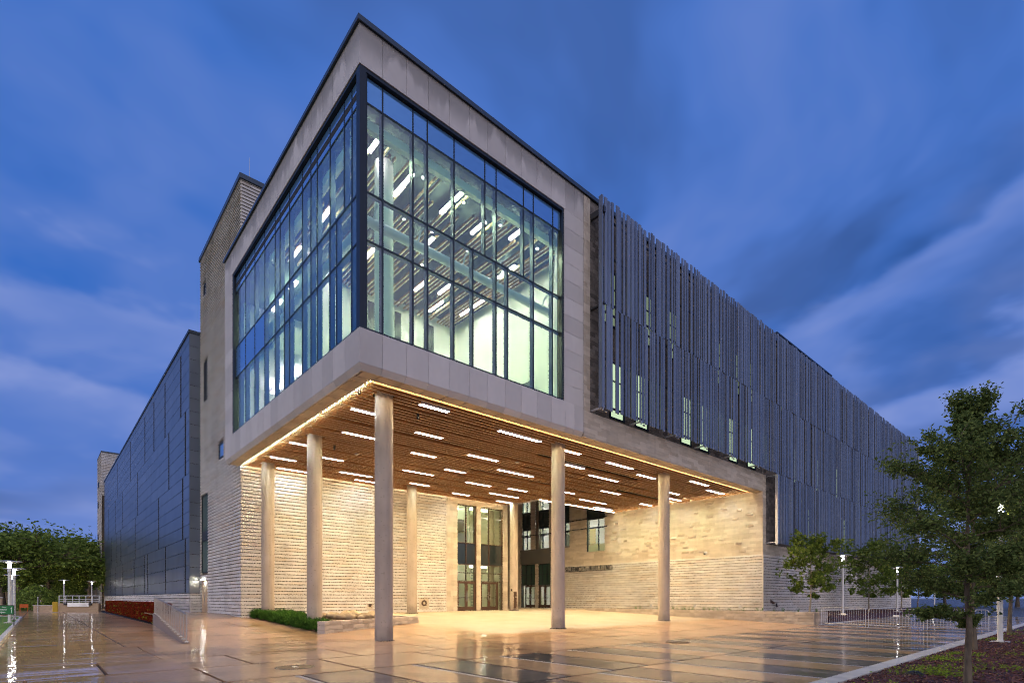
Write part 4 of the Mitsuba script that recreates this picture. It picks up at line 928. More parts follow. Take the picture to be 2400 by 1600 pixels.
OAKS = 'young oaks in the mulch bed'
for i, (px, dep, h, cr, cz0, trk, nl, lab) in enumerate([
        (2268, 9.3, 5.05, 1.18, 0.95, 0.053, 36000, 'young oak nearest the camera with mottled trunk at lower right'),
        (2285, 15.7, 6.2, 1.65, 1.3, 0.062, 15000, 'second young oak in the mulch bed, just behind the nearest one'),
        (2366, 22.5, 6.4, 1.9, 1.5, 0.075, 16000, 'farthest young oak of the mulch bed, behind the near lamp post'),
        (2450, 17.5, 6.0, 1.7, 1.4, 0.07, 14000, 'young oak at the right edge, its crown cut by the frame')]):
    x, y = gpos(px, dep)
    tree('oak_tree', (x, y, float(mz(np.array([x]), np.array([y]))[0]) - 0.05), h, cr, cz0, trk, 24, 24, nl, 0.066 if i == 0 else 0.10, 'oak_leaf', 'bark', 40 + i, lab, spread=0.21, sides=10 if i == 0 else 7)
# stakes and label tag on the nearest trunk
for i, (px, Yp, h, cr, nl, lab) in enumerate([
        (1897, 14.2, 6.0, 1.9, 2600, 'leafy young sycamore left of the first lamp by the ribbed wall'),
        (2037, 14.0, 6.3, 2.6, 3200, 'young sycamore between the two lamps of the front bed'),
        (2112, 13.8, 6.0, 2.3, 2600, 'young sycamore just right of the second lamp of the front bed'),
        (2152, 13.6, 6.0, 2.3, 2200, 'farthest young sycamore by the wall, behind the oak')]):
    r = (px - 1200) / 1248; Xp = Yp * (0.6644 + r * 0.7474) / (0.7474 - r * 0.6644)
    tree('sycamore_tree', (Xp, Yp, 0.42), h, cr, 1.2, 0.06, 22, 6, nl, 0.24, 'syc_leaf', 'pale_bark', 70 + i, lab, star=True, spread=0.34, squash=1.0)

# ------------------------------------------------------------------ street lamps
def street_lamp(x, y, z0, z1, label, power=1.0):
    t = thing('street_lamp', label, 'street lamp', 'disc lamps on round posts')
    H = z1 - z0
    obj('base', bevel(x - 0.26, x + 0.26, y - 0.26, y + 0.26, z0 - 0.02, z0 + 0.07, 0.015), 'kerb', t)
    obj('post', lathe([(0.0, 0), (0.105, 0), (0.105, 0.03), (0.08, 0.04), (0.078, H - 0.75), (0, H - 0.75)], (x, y, z0 + 0.07), 20), 'white_paint', t, smooth=40)
    obj('collar', lathe([(0, 0), (0.105, 0), (0.11, 0.03), (0.11, 0.2), (0.09, 0.24), (0, 0.24)], (x, y, z0 + H - 0.69), 20), 'galv', t, smooth=40)
    for a in (0.4, 2.5, 4.6):
        obj('arm', tube([(x + 0.085 * math.cos(a), y + 0.085 * math.sin(a), z1 - 0.46), (x + 0.1 * math.cos(a), y + 0.1 * math.sin(a), z1 - 0.03)], 0.009, 6), 'galv', t)
    lamp('lens', lathe([(0.0, 0), (0.07, 0), (0.078, 0.05), (0.078, 0.26), (0.06, 0.30), (0, 0.30)], (x, y, z1 - 0.46), 16), np.array([1.0, 0.74, 0.38]) * 210 * power, t, smooth=40)
    obj('reflector', lathe([(0.0, 0.10), (0.25, 0.085), (0.55, 0.05), (0.6, 0.035), (0.595, 0.02), (0.53, 0.0), (0.2, -0.06), (0, -0.08)], (x, y, z1 - 0.05), 36), 'white_paint', t, smooth=50)


for px, Yp, z0, z1, lab in ((1975.5, 13.0, 0.45, 4.80, 'disc lamp on a post between the first two sycamores, behind the barricades'), (2103, 12.6, 0.45, 4.42, 'disc lamp on a post beside the third sycamore, farther along the wall')):
    r = (px - 1200) / 1248; Xp = Yp * (0.6644 + r * 0.7474) / (0.7474 - r * 0.6644)
    street_lamp(Xp, Yp, z0, z1, lab)
x, y = gpos(2344, 18.7); street_lamp(x, y, 0.08, 5.05, 'disc lamp on a white post in the mulch bed, glowing through the oak crown')
x, y = gpos(22.5, 32.8); street_lamp(x, y, 0.13, 3.93, 'nearest lamp on the lawn at far left, just behind the green sign', 0.5)
x, y = gpos(33.5, 37.6); street_lamp(x, y, 0.13, 3.76, 'second lamp on the lawn at far left, right of the nearest one', 0.5)
x, y = gpos(27.5, 50.0); street_lamp(x, y, 0.13, 3.85, 'farthest of the three lamps on the lawn at far left', 0.5)
for px, dep, lab in ((2190, 70, 'distant lamp glinting through the left side of the oak crown'), (2336, 66, 'distant lamp glinting through the right side of the oak crown')):
    x, y = gpos(px, dep); street_lamp(x, y, 0.0, 4.4, lab)
# ------------------------------------------------------------------ walls and planting round the portico
def run_wall(parent, path, z0f, ztop, rh, th, seed_shift=0):
    """Coursed rubble wall of split-faced stones along a polyline."""
    out = []
    for (ax, ay), (bx, by) in zip(path[:-1], path[1:]):
        d = np.array([bx - ax, by - ay]); L = np.linalg.norm(d); d /= L; nrm = np.array([d[1], -d[0]])
        z = ztop; k = 0
        while z > -0.2:
            s = 0.0 if k % 2 else -0.2; any_ = False
            while s < L:
                l = 0.28 + 0.45 * rng.random(); e = min(s + l, L); b = max(s, 0.0)
                if L - e < 0.12: e = L
                m = (b + e) / 2; zb = z0f(ax + d[0] * m, ay + d[1] * m)
                if z - 0.02 > zb and e - b > 0.05:
                    any_ = True
                    zl = max(z - rh, zb - 0.03); c = np.array([ax, ay]) + d * m
                    tm_ = trimesh.creation.box(extents=(e - b - 0.014, th, z - zl - 0.012)).subdivide()
                    v = np.array(tm_.vertices); half = np.array([(e - b - 0.014) / 2, th / 2, (z - zl - 0.012) / 2])
                    inner = (np.abs(v[:, 0]) < half[0] - 0.01) & (np.abs(v[:, 2]) < half[2] - 0.01)
                    v[:, 1] += np.where(inner, np.sign(v[:, 1]) * (0.012 + 0.02 * rng.random(len(v))), rng.normal(0, 0.004, len(v)))
                    v[:, 2] += rng.normal(0, 0.003, len(v))
                    w = np.column_stack([c[0] + d[0] * v[:, 0] + nrm[0] * v[:, 1], c[1] + d[1] * v[:, 0] + nrm[1] * v[:, 1], (z + zl) / 2 + v[:, 2]])
                    out.append((w, np.array(tm_.faces)))
                s = e if e == L else s + l
            z -= rh; k += 1
            if not any_: break
    return out


gzf = lambda x, y: float(gz(x, y))
# V-shaped seat wall beside the columns
sA, sB, sD = (9.15, 22.75), (15.7, 25.75), (14.6, 33.6)
t = thing('seat_wall', 'low V-shaped seat wall of split limestone around the boulder bed between the left columns', 'stone wall')
pieces(t, 'stone', run_wall(t, [sA, sB, sD], gzf, 0.66, 0.19, 0.42), 'wall_stone', 150, 'stone_remainder')
bedp = Polygon([(9.3, 34.1), (9.25, 22.95), (15.5, 25.9), (14.4, 34.1)])
cells_ = [q for x in np.arange(9.2, 15.6, 0.4) for y in np.arange(22.8, 34.4, 0.4) for g in [sbox(x, y, x + 0.4, y + 0.4).intersection(bedp)] for q in getattr(g, 'geoms', [g]) if q.geom_type == 'Polygon' and q.area > 0.02]
obj('planting_bed', join([poly_sheet(q, lambda x, y: np.maximum(gz(x, y) + 0.05, 0.42 * np.clip((x - 9.3) / 2.0, 0, 1))) for q in cells_]), 'soil', kind='structure')
for i in range(34):
    u, w_ = rng.random(2); x = 11.6 + 3.0 * u; y = 24.75 + (x - 11.6) * 0.42 + 0.45 + 5.0 * w_ ** 1.3
    s = 0.13 + 0.14 * rng.random()
    m = trimesh.creation.icosphere(subdivisions=2, radius=1.0); v = np.array(m.vertices)
    v *= (1 + 0.35 * (meshkit.fbm(v * 1.1 + i * 7.3, 3, seed=i) - 0.5))[:, None]; v *= np.array([s * 1.2, s * (0.85 + 0.3 * rng.random()), s * 0.82])
    a = rng.random() * 6.28; v = np.column_stack([v[:, 0] * math.cos(a) - v[:, 1] * math.sin(a), v[:, 0] * math.sin(a) + v[:, 1] * math.cos(a), v[:, 2]]) + np.array([x, y, 0.56 + 0.7 * s])
    tag(obj('boulder', (v, np.array(m.faces)), 'rock', smooth=True), 'rounded tan boulder lying in the bed behind the low seat wall', 'boulder', 'boulders behind the seat wall')


def blades(c, h, rng_, width=0.008, per=26, spread=0.17):
    """Arching grass blades in tufts at the points c."""
    n = len(c) * per; b = np.repeat(c, per, 0) + rng_.normal(0, 0.035, (n, 3)) * np.array([1, 1, 0])
    a = rng_.random(n) * 2 * np.pi; l = h * (0.6 + 0.7 * rng_.random(n)); o = spread * (0.3 + rng_.random(n))
    d = np.stack([np.cos(a), np.sin(a), a * 0], 1); s = np.stack([-np.sin(a), np.cos(a), a * 0], 1) * width
    p0 = b; p1 = b + d * (o * 0.35)[:, None] + np.array([0, 0, 1]) * (l * 0.75)[:, None]; p2 = b + d * o[:, None] + np.array([0, 0, 1]) * (l * 0.9)[:, None]; p3 = b + d * (o * 1.5)[:, None] + np.array([0, 0, 1]) * (l * 0.62)[:, None]
    v = np.stack([p0 - s, p0 + s, p1 - s, p1 + s, p2 - s * 0.8, p2 + s * 0.8, p3], 1).reshape(-1, 3)
    f = np.array([[0, 1, 3], [0, 3, 2], [2, 3, 5], [2, 5, 4], [4, 5, 6]])
    return v, (f[None] + 7 * np.arange(n)[:, None, None]).reshape(-1, 3), np.repeat(rng_.random((n, 2)), 7, 0)


gr = np.random.default_rng(5); c = []
while len(c) < 360:
    x = 9.25 + 3.4 * gr.random(); y = 22.6 + 11.2 * gr.random()
    if x < 9.35 + 0.17 * (y - 22.3) * (1 if y < 31 else 0.8) + 0.5 and y > 23.0 + (x - 9.25) * 0.5 and min(math.hypot(x - 10.1, y - 25.9), math.hypot(x - 10.1, y - 33)) > 0.42:
        c.append((x, y, max(gzf(x, y) + 0.03, 0.42 * min(1, max(0, (x - 9.3) / 2)))))
c = np.array(c)
bl = [blades(c[k::4], 0.20 + 0.09 * k, gr, 0.011, per=40, spread=0.13 + 0.04 * k) for k in range(4)]
v, f = join([(b[0], b[1]) for b in bl]); uv = np.vstack([b[2] for b in bl])
obj('border_grass', (v, f), 'blade', uv=uv, label='tufted dark green border grass filling the bed under the left columns', cat='grass', kind='stuff')

# planter wall along the right of the portico and the bed in front of the facade
t = thing('planter_wall', 'long low planter wall of tan rubble stone along the right side of the portico', 'stone wall')
pieces(t, 'stone', run_wall(t, [(34.75, 29.4), (34.75, 11.75), (36.2, 11.75)], gzf, 0.84, 0.2, 0.42), 'wall_stone', 200, 'stone_remainder')
obj('planter_bed', grid(np.linspace(34.9, 39.7, 12), np.linspace(11.9, 29.2, 30), lambda x, y: 0.62 + 0.04 * np.sin(x * 5 + y * 3)), 'soil', kind='structure')
obj('front_bed', grid(np.linspace(36.2, 90, 180), np.linspace(11.75, 16.98, 26), lambda x, y: np.clip((y - 11.7) * 0.5, 0, 0.42) + 0.05 * (meshkit.fbm(np.stack([x * 2, y * 2, x * 0], -1), 3) - 0.5) + 0.04), 'mulch', kind='structure', smooth=True)
ks = [box(x, x + 2.98, 11.52, 11.74, -0.03, 0.13) for x in np.arange(36.3, 90, 3)]
obj('front_kerb', box(36.3, 90, 11.54, 11.72, -0.04, 0.1), 'joint', kind='structure'); pieces('front_kerb', 'kerb_stone', ks, 'kerb', 20, 'kerb_remainder')
for y in (18.6, 22.3, 26.4):
    t = thing('outlet_box', 'small grey outlet box on the foot of the ribbed right wall, above the planter', 'outlet box', 'outlet boxes on the right wall')
    obj('box', bevel(XE - 0.13, XE - 0.04, y - 0.09, y + 0.09, 0.95, 1.15, 0.01), 'galv', t); obj('cover', bevel(XE - 0.15, XE - 0.131, y - 0.07, y + 0.07, 0.97, 1.13, 0.005), 'galv', t)
c = np.stack([np.full(26, 35.6) + rng.random(26) * 2, 12.6 + rng.random(26) * 14, np.full(26, 0.62)], 1)
v, f, uv = blades(c, 0.38, gr, 0.006, per=18); obj('planter_grass', (v, f), 'blade', uv=uv, label='thin straw tufts growing along the planter by the right wall', cat='grass', kind='stuff')
# fire hose connection and tap
t = thing('fire_connection', 'dark fire hose connection on the ribbed wall just right of the portico corner', 'hose connection')
obj('plate', lathe([(0, 0), (0.12, 0), (0.13, 0.02), (0, 0.03)], (0, 0, 0), 20), 'iron', t)
k = list(scene)[-1]; m = lathe([(0, 0), (0.13, 0), (0.14, 0.03), (0, 0.035)], n=20); R4 = lambda m_, c_: (np.column_stack([m_[0][:, 0] + c_[0], c_[1] - m_[0][:, 2], m_[0][:, 1] + c_[2]]), m_[1])
scene[k] = mikit.ply(R4(m, (40.9, YC - 0.05, 1.42)), 'mat_iron')
for s in (-0.07, 0.08):
    obj('inlet', tube([(40.9 + s, YC - 0.06, 1.42), (40.9 + s * 1.3, YC - 0.2, 1.36), (40.9 + s * 1.6, YC - 0.29, 1.27)], [0.055, 0.055, 0.065], 12), 'iron', t, smooth=40)
obj('chain', tube([(40.95, YC - 0.28, 1.22), (40.98, YC - 0.25, 1.05)], 0.008, 5), 'iron', t)
t = thing('wall_tap', 'small dark tap box on the ribbed wall, right of the hose connection', 'tap')
obj('box', bevel(41.75, 41.9, YC - 0.14, YC - 0.06, 1.0, 1.28, 0.01), 'black', t); obj('spout', tube([(41.82, YC - 0.12, 1.06), (41.82, YC - 0.2, 1.04), (41.82, YC - 0.22, 0.98)], 0.018, 8), 'iron', t)
t = thing('floodlight', 'small ground floodlight at the foot of the ribbed wall, below the tap', 'floodlight')
obj('body', bevel(41.95, 42.2, YC - 0.45, YC - 0.25, 0.62, 0.80, 0.03), 'galv', t); obj('bracket', box(42.04, 42.1, YC - 0.38, YC - 0.32, 0.4, 0.62), 'iron', t)
t = thing('security_camera', 'small white and black security camera on the smooth right wall', 'camera')
obj('arm', tube([(XE - 0.02, 21.3, 5.32), (XE - 0.22, 21.3, 5.32)], 0.04, 8), 'white_paint', t); obj('dome', tm(trimesh.creation.icosphere(2, 0.12).apply_translation((XE - 0.25, 21.3, 5.24))), 'white_paint', t, smooth=True); obj('lens', tm(trimesh.creation.icosphere(2, 0.085).apply_translation((XE - 0.31, 21.34, 5.18))), 'black', t, smooth=True)
t = thing('intercom_post', 'slim brown intercom panel on the round pillar by the courtyard', 'intercom')
obj('panel', box(29.24, 29.50, 32.58, 32.66, 0.85, 2.2), 'iron', t); obj('button', box(29.32, 29.42, 32.56, 32.58, 1.7, 1.8), 'steel', t)
obj('sensor', box(29.0, 29.1, 32.68, 32.76, 2.25, 2.42), 'black', t)
# spots that wash the right hand wall
for i, (y, lab) in enumerate(((30.15, 'spot at the far end of the right wall throwing a tall cone of light'), (17.72, 'spot at the near end of the right wall throwing a tall cone of light'))):
    t = thing('wall_spot', lab, 'spot light')
    obj('can', lathe([(0, 0.2), (0.06, 0.2), (0.06, 0), (0.05, 0), (0.05, 0.04), (0, 0.04)], (XE - 0.24, y, 9.5), 16), 'dark_metal', t, smooth=40)
    scene[f'spot_beam_{i}'] = {'type': 'spot', 'to_world': T().look_at(origin=[XE - 0.24, y, 9.48], target=[XE - 0.1, y, 5.2], up=[0, 1, 0]), 'intensity': rgb(*(np.array([1.0, 0.78, 0.46]) * 230)), 'cutoff_angle': 15.0, 'beam_width': 13.8}
# small fittings of the timber ceiling
for x, y in ((12.9, 27.2), (20.6, 22.7), (26.2, 24.4)):
    t = thing('smoke_detector', 'small round white detector under the slatted portico ceiling', 'detector', 'detectors under the portico ceiling')
    obj('body', lathe([(0, 0), (0.09, 0), (0.11, 0.03), (0.11, 0.06), (0, 0.06)], (x, y, 9.43), 20), 'white_paint', t, smooth=40); obj('ring', lathe([(0.112, 0.02), (0.125, 0.03), (0.125, 0.06), (0.112, 0.06)], (x, y, 9.43), 20), 'galv', t)
for x, y in ((8.98, 18.7), (12.1, 19.65), (11.4, 26.6)):
    t = thing('ceiling_spot', 'small pendant spot can hanging between the slats near the columns', 'spot light', 'spot cans near the columns')
    obj('can', lathe([(0, 0.22), (0.05, 0.22), (0.055, 0.0), (0.045, 0.0), (0.04, 0.05), (0, 0.05)], (x, y, 9.30), 14), 'dark_metal', t, smooth=40); obj('stem', tube([(x, y, 9.5), (x, y, 9.8)], 0.012, 6), 'dark_metal', t)

# ------------------------------------------------------------------ barricades
def barricade(a, b, label):
    a, b = np.asarray(a, float), np.asarray(b, float); d = b - a; L = np.linalg.norm(d); d /= L; n_ = np.array([d[1], -d[0]])
    t = thing('barricade', label, 'barricade', 'steel crowd barricades')
    z0 = gzf(*a); Pt = lambda s, z: (a[0] + d[0] * s, a[1] + d[1] * s, z0 + z)
    r = 0.12; arc = lambda s0, s1: [Pt(s0 + (r - r * math.cos(q)) * s1, 1.09 - r + r * math.sin(q)) for q in np.linspace(0, math.pi / 2, 6)]
    obj('frame', join([tube([Pt(0, 0.05)] + arc(0, 1) + arc(L, -1)[::-1] + [Pt(L, 0.05)], 0.021, 8), tube([Pt(0.0, 0.17), Pt(L, 0.17)], 0.017, 8)]), 'galv', t, smooth=50)
    nb = int(L / 0.125)
    for k in range(1, nb):
        obj('bar', tube([Pt(L * k / nb, 0.17), Pt(L * k / nb, 1.08)], 0.0075, 6), 'galv', t)
    for s in (0.0, L - 0.25):
        c0 = np.array([a[0] + d[0] * s, a[1] + d[1] * s])
        obj('foot', tube([(*(c0 - n_ * 0.3), z0 + 0.02), (*(c0 - n_ * 0.22), z0 + 0.06), (*(c0 + n_ * 0.22), z0 + 0.06), (*(c0 + n_ * 0.3), z0 + 0.02)], 0.018, 6), 'galv', t)
    m = np.array(Pt(L * 0.52, 0.72)); obj('plate', obox(m + np.array([-n_[0], -n_[1], 0]) * 0.02 * -1, (*(d * 0.14), 0), (*(n_ * 0.004), 0), (0, 0, 0.05)), 'sign_white', t)


barricade((34.72, 11.4), (33.95, 8.95), 'steel barricade at the end of the planter wall, left of three')
barricade((33.95, 8.82), (34.15, 6.42), 'middle steel barricade standing on the wet banded paving')
barricade((34.2, 6.28), (34.6, 3.95), 'rightmost steel barricade, half hidden behind the oaks')

# ------------------------------------------------------------------ ground fittings
def disc(x, y, r, z, n=32):
    return lathe([(0, 0.006), (r - 0.01, 0.006), (r, 0.0), (r, -0.03)], (x, y, z), n)


t = thing('manhole_cover', 'round rusty manhole cover set in the wet paving at the bottom', 'manhole cover')
obj('lid', disc(4.6, 13.02, 0.40, 0.002), 'iron', t); obj('rim', lathe([(0.405, 0.003), (0.45, 0.003), (0.45, -0.03)], (4.6, 13.02, 0.002), 32), 'dark_metal', t); obj('plate', box(4.55, 4.66, 12.92, 13.12, 0.008, 0.013), 'galv', t)
t = thing('drain_grate', 'round iron drain grate among the grey and tan paving bands', 'drain')
obj('rim', lathe([(0.36, 0.012), (0.44, 0.012), (0.44, -0.03)], (17.93, 10.81, 0.0), 32), 'iron', t); obj('pit', lathe([(0, 0.002), (0.36, 0.002)], (17.93, 10.81, 0.0), 32), 'black', t)
for k in range(-4, 5):
    h = math.sqrt(0.36 ** 2 - (k * 0.08) ** 2); obj('bar', box(17.93 + k * 0.08 - 0.02, 17.93 + k * 0.08 + 0.02, 10.81 - h, 10.81 + h, 0.004, 0.014), 'iron', t)
t = thing('dome_drain', 'black dome drain grate lying in the bark mulch at the bottom right', 'drain')
dx, dy, dz = 12.85, 2.56, 0.10
for a in np.arange(0, math.pi, math.pi / 8):
    obj('rib', tube([(dx + 0.17 * math.cos(a) * math.cos(q), dy + 0.17 * math.sin(a) * math.cos(q), dz + 0.13 * math.sin(q)) for q in np.linspace(0, math.pi, 12)], 0.008, 5), 'dark_metal', t)
obj('ring', lathe([(0.16, 0), (0.20, 0), (0.20, 0.02), (0.16, 0.02)], (dx, dy, dz), 28), 'dark_metal', t); obj('ring', lathe([(0.118, 0.088), (0.128, 0.088), (0.128, 0.1), (0.118, 0.1)], (dx, dy, dz), 28), 'dark_metal', t)
# fresh green weeds in the mulch
pts = []
for k in range(62):
    x = 9.5 + 26 * rng.random() ** 1.5; y = 3.0 - 3.6 * rng.random(); s = 0.10 + 0.16 * rng.random(); m = int(50 + 70 * rng.random())
    q = np.column_stack([rng.normal(x, s * 1.3, m), rng.normal(y, s, m), np.zeros(m)]); q[:, 2] = mz(q[:, 0], q[:, 1]) + 0.02 + 0.09 * rng.random(m); pts.append(q[q[:, 1] < 3.38])
v, f, uv = leaves(np.vstack(pts), 0.052, rng, 0.6)
obj('ground_cover', (v, f), 'lime_leaf', uv=uv, label='bright green seedlings dotted over the bark mulch at lower right', cat='ground cover', kind='stuff')

# ------------------------------------------------------------------ ramp wall, railing and hedge on the left
A0, A1 = np.array([3.96, 22.0]), np.array([5.5, 40.3]); dA = A1 - A0; LA = np.linalg.norm(dA); uA = dA / LA; nA = np.array([uA[1], -uA[0]])
top = lambda s: max(gzf(*(A0 + uA * s)), 0.0) + 0.05


def ramp_piece(s0, s1, w0, w1, zb, zt0, zt1):
    p = lambda s, w, z: (*(A0 + uA * s + nA * w), z)
    return hexa([p(s0, w0, zb), p(s1, w0, zb), p(s0, w1, zb), p(s1, w1, zb), p(s0, w0, zt0), p(s1, w0, zt1), p(s0, w1, zt0), p(s1, w1, zt1)])


obj('ramp_wall', join([ramp_piece(a, a + LA / 12 - 0.004, -0.09, 0.09, -0.1, top(a), top(a + LA / 12)) for a in np.arange(12) * LA / 12]), 'ramp_concrete', label='sloping concrete kerb wall that carries the handrail of the left ramp', cat='wall')
t = thing('handrail', 'steel handrail with close posts and cables climbing the left ramp beside the red hedge', 'railing')
hr = [(*(A0 + uA * s), top(s) + 1.0) for s in np.linspace(0, LA, 14)]
obj('top_rail', tube([(hr[0][0], hr[0][1], hr[0][2] - 0.9)] * 0 + hr, 0.03, 10), 'rail_metal', t, smooth=50)
for k in range(19):
    s = LA * k / 18; z = top(s); c = A0 + uA * s
    obj('post', obox((*c, z + 0.48), (*(uA * 0.008), 0), (*(nA * 0.022), 0), (0, 0, 0.49)), 'rail_metal', t)
    obj('foot_light', obox((*(c + nA * 0.0), z + 0.02), (*(uA * 0.035), 0), (*(nA * 0.06), 0), (0, 0, 0.02)), 'steel', t)
for h in np.arange(0.12, 0.95, 0.085):
    obj('cable', tube([(x, y, z - 1.0 + h) for x, y, z in hr], 0.006, 5), 'rail_metal', t)
t = thing('landing_rail', 'steel landing rail in front of the side door, at the head of the ramp', 'railing')
p0, p1 = np.array([5.6, 41.0]), np.array([8.1, 43.7])
for h in (0.15, 0.3, 0.45, 0.6, 0.75, 0.98):
    obj('rail', tube([(*p0, 0.65 + h), (*p1, 0.65 + h)], 0.025 if h > 0.9 else 0.009, 8), 'galv', t)
for s in (0, 0.33, 0.66, 1):
    c = p0 + (p1 - p0) * s; obj('post', obox((*c, 0.65 + 0.49), (0.02, 0, 0), (0, 0.02, 0), (0, 0, 0.49)), 'galv', t)
t = thing('wall_lamp', 'small glowing lamp over the side door on the left', 'wall lamp')
obj('bracket', box(8.8, 8.99, 43.4, 43.6, 3.02, 3.16), 'galv', t); lamp('lens', box(8.72, 8.92, 43.3, 43.7, 2.96, 3.015), np.array([1.0, 0.80, 0.38]) * 260, t)
hd = np.random.default_rng(9); n = 26000
H0, H1 = np.array([5.75, 40.9]), np.array([6.5, 86.0]); s = hd.random(n) ** 1.5; w_ = hd.random(n); hz = hd.random(n)
face = hd.random(n); off = np.where(face < 0.6, -0.45 + 0.12 * hd.random(n), 0.9 * w_ - 0.45); z = np.where(face < 0.6, 0.06 + 1.24 * hz, 1.18 + 0.16 * hd.random(n)); end = hd.random(n) < 0.05; s = np.where(end, 0.003 * hd.random(n), s)
z = np.where(end, 0.06 + 1.2 * hz, z)
pts = np.column_stack([H0[0] + (H1 - H0)[0] * s + off + 0.35, H0[1] + (H1 - H0)[1] * s, z + 0.1 * (meshkit.noise(np.stack([s * 120, z * 0, z * 0], -1)) - 0.5)])
v, f, uv = leaves(pts, 0.13, hd)
hk = thing('hedge', 'clipped dark red hedge along the foot of the metal wing on the left', 'hedge')
obj('core', hexa([(H0[0] - 0.0, H0[1] + 0.05, 0), (H0[0] + 0.75, H0[1] + 0.05, 0), (H1[0], H1[1], 0), (H1[0] + 0.75, H1[1], 0), (H0[0] - 0.0, H0[1] + 0.05, 1.2), (H0[0] + 0.75, H0[1] + 0.05, 1.2), (H1[0], H1[1], 1.2), (H1[0] + 0.75, H1[1], 1.2)]), 'mulch', hk)
obj('foliage', (v, f), 'red_leaf', hk, uv=uv)
k = hd.random(n) < 0.012; v, f, uv = leaves(pts[k] + np.array([-0.04, 0, 0]), 0.17, hd); obj('young_shoots', (v, f), 'lime_leaf', hk, uv=uv)
obj('wing_bed', poly_sheet(Polygon([(6.4, 41), (8.3, 44.8), (8.3, 113), (7.0, 88)]), lambda x, y: np.asarray(x) * 0 + 0.35), 'soil', kind='structure')

# ------------------------------------------------------------------ sign on the lawn
t = thing('direction_sign', 'green lawn sign with white lettering and an upward arrow, cut by the left edge', 'sign')
e1 = gpos(33.3, 28.8); ux = np.array([RT[0], RT[1], 0]); uf = np.array([-FW[0], -FW[1], 0]); W_, z0, z1 = 1.18, 0.80, 1.26
O = np.array([e1[0], e1[1], 0]) - ux * W_
SP = lambda m: (O + m[0][:, :1] * ux + m[0][:, 2:3] * uf + m[0][:, 1:2] * np.array([0, 0, 1]), m[1])
obj('board', SP(box(0.03, W_ - 0.03, z0, z1, -0.012, 0.012)), 'sign_green', t)
obj('frame', join([SP(box(W_ - 0.03, W_, 0.05, z1 + 0.03, -0.015, 0.015)), SP(box(0, 0.03, 0.05, z1 + 0.03, -0.015, 0.015)), SP(box(0.03, W_ - 0.03, z1, z1 + 0.03, -0.015, 0.015)), SP(box(0.03, W_ - 0.03, z0 - 0.03, z0, -0.015, 0.015))]), 'black', t)
for tx, x, z, h in (('This way to', 0.10, 1.02, 0.082), ('campus.', 0.22, 0.87, 0.082)):
    m = meshkit.text_mesh(tx, h, 0.004, bold=True); vv = np.array(m.vertices) + np.array([x, z, 0.013]); vv[:, 0] = x + (vv[:, 0] - x) * 1.12
    obj('lettering', SP((vv, np.array(m.faces))), 'sign_white', t)
m = trimesh.creation.extrude_polygon(Polygon([(-0.018, 0), (0.018, 0), (0.018, 0.24), (0.05, 0.24), (0, 0.33), (-0.05, 0.24), (-0.018, 0.24)]), 0.004); m.apply_translation((W_ - 0.14, 0.86, 0.013)); obj('arrow', SP(tm(m)), 'sign_white', t)
m = trimesh.creation.extrude_polygon(Polygon([(0, 0), (0.03, 0.035), (0.06, 0.02), (0.1, 0.03), (0.24, 0.025), (0.24, 0.008), (0.06, 0.004)]), 0.004); m.apply_translation((0.52, 1.17, 0.013)); obj('emblem', SP(tm(m)), 'sign_white', t)

# ------------------------------------------------------------------ far end of the street
t = thing('dock_wall', 'low tan dock wall with a steel guard rail at the far end of the left street', 'wall')
d0, d1 = np.array([1.75, 87.3]), np.array([5.6, 84.2]); uD = (d1 - d0) / np.linalg.norm(d1 - d0); nD = np.array([-uD[1], uD[0]]); LD = np.linalg.norm(d1 - d0)
DP = lambda s0, s1, w0, w1, z0, z1: hexa([(*(d0 + uD * s + nD * w), z) for z in (z0, z1) for w in (w0, w1) for s in (s0, s1)])
obj('wall', DP(0, LD, 0, 0.5, 0, 1.05), 'tan_wall', t); obj('dock_leveller', DP(1.3, 3.9, -0.14, -0.01, 0.62, 1.12), 'steel', t)
for s in (1.0, 4.0): obj('bumper', DP(s - 0.15, s + 0.2, -0.16, -0.01, 0.8, 1.06), 'black', t)
for s in np.linspace(0.05, LD - 0.05, 7): obj('rail_post', DP(s - 0.03, s + 0.03, 0.2, 0.26, 1.05, 2.0), 'galv', t)
for z in (1.3, 1.55, 1.95): obj('rail', DP(0.05, LD - 0.05, 0.21, 0.25, z, z + 0.05), 'galv', t)
t = thing('yellow_guard', 'yellow guard panel at the left end of the dock wall', 'bollard')
c = gpos(128, 64.0); obj('panel', bevel(c[0] - 0.2, c[0] + 0.3, c[1] - 0.1, c[1] + 0.1, 0, 1.25, 0.05), 'yellow', t); obj('base', box(c[0] - 0.25, c[0] + 0.35, c[1] - 0.15, c[1] + 0.15, -0.02, 0.04), 'kerb', t)
t = thing('kerb_wall', 'low sunken tan wall behind the yellow guard on the left street', 'wall')
e0, e1_ = gpos(78, 68), gpos(126, 66); uE = (e1_ - e0) / np.linalg.norm(e1_ - e0); nE = np.array([-uE[1], uE[0]])
obj('wall', hexa([(*(e0 + uE * s + nE * w), z) for z in (0, 0.75) for w in (0, 0.4) for s in (0, np.linalg.norm(e1_ - e0))]), 'tan_wall', t); obj('cap', hexa([(*(e0 + uE * s + nE * w), z) for z in (0.752, 0.83) for w in (-0.05, 0.45) for s in (-0.05, np.linalg.norm(e1_ - e0) + .05)]), 'kerb', t)
c = gpos(89, 62); t = thing('flag_pole', 'thin grey pole standing by the low tan wall in the distance', 'pole'); obj('shaft', tube([(*c, 0), (*c, 1.75)], 0.035, 8), 'galv', t); obj('cap', tube([(*c, 1.75), (*c, 1.85)], 0.05, 8), 'sign_white', t)
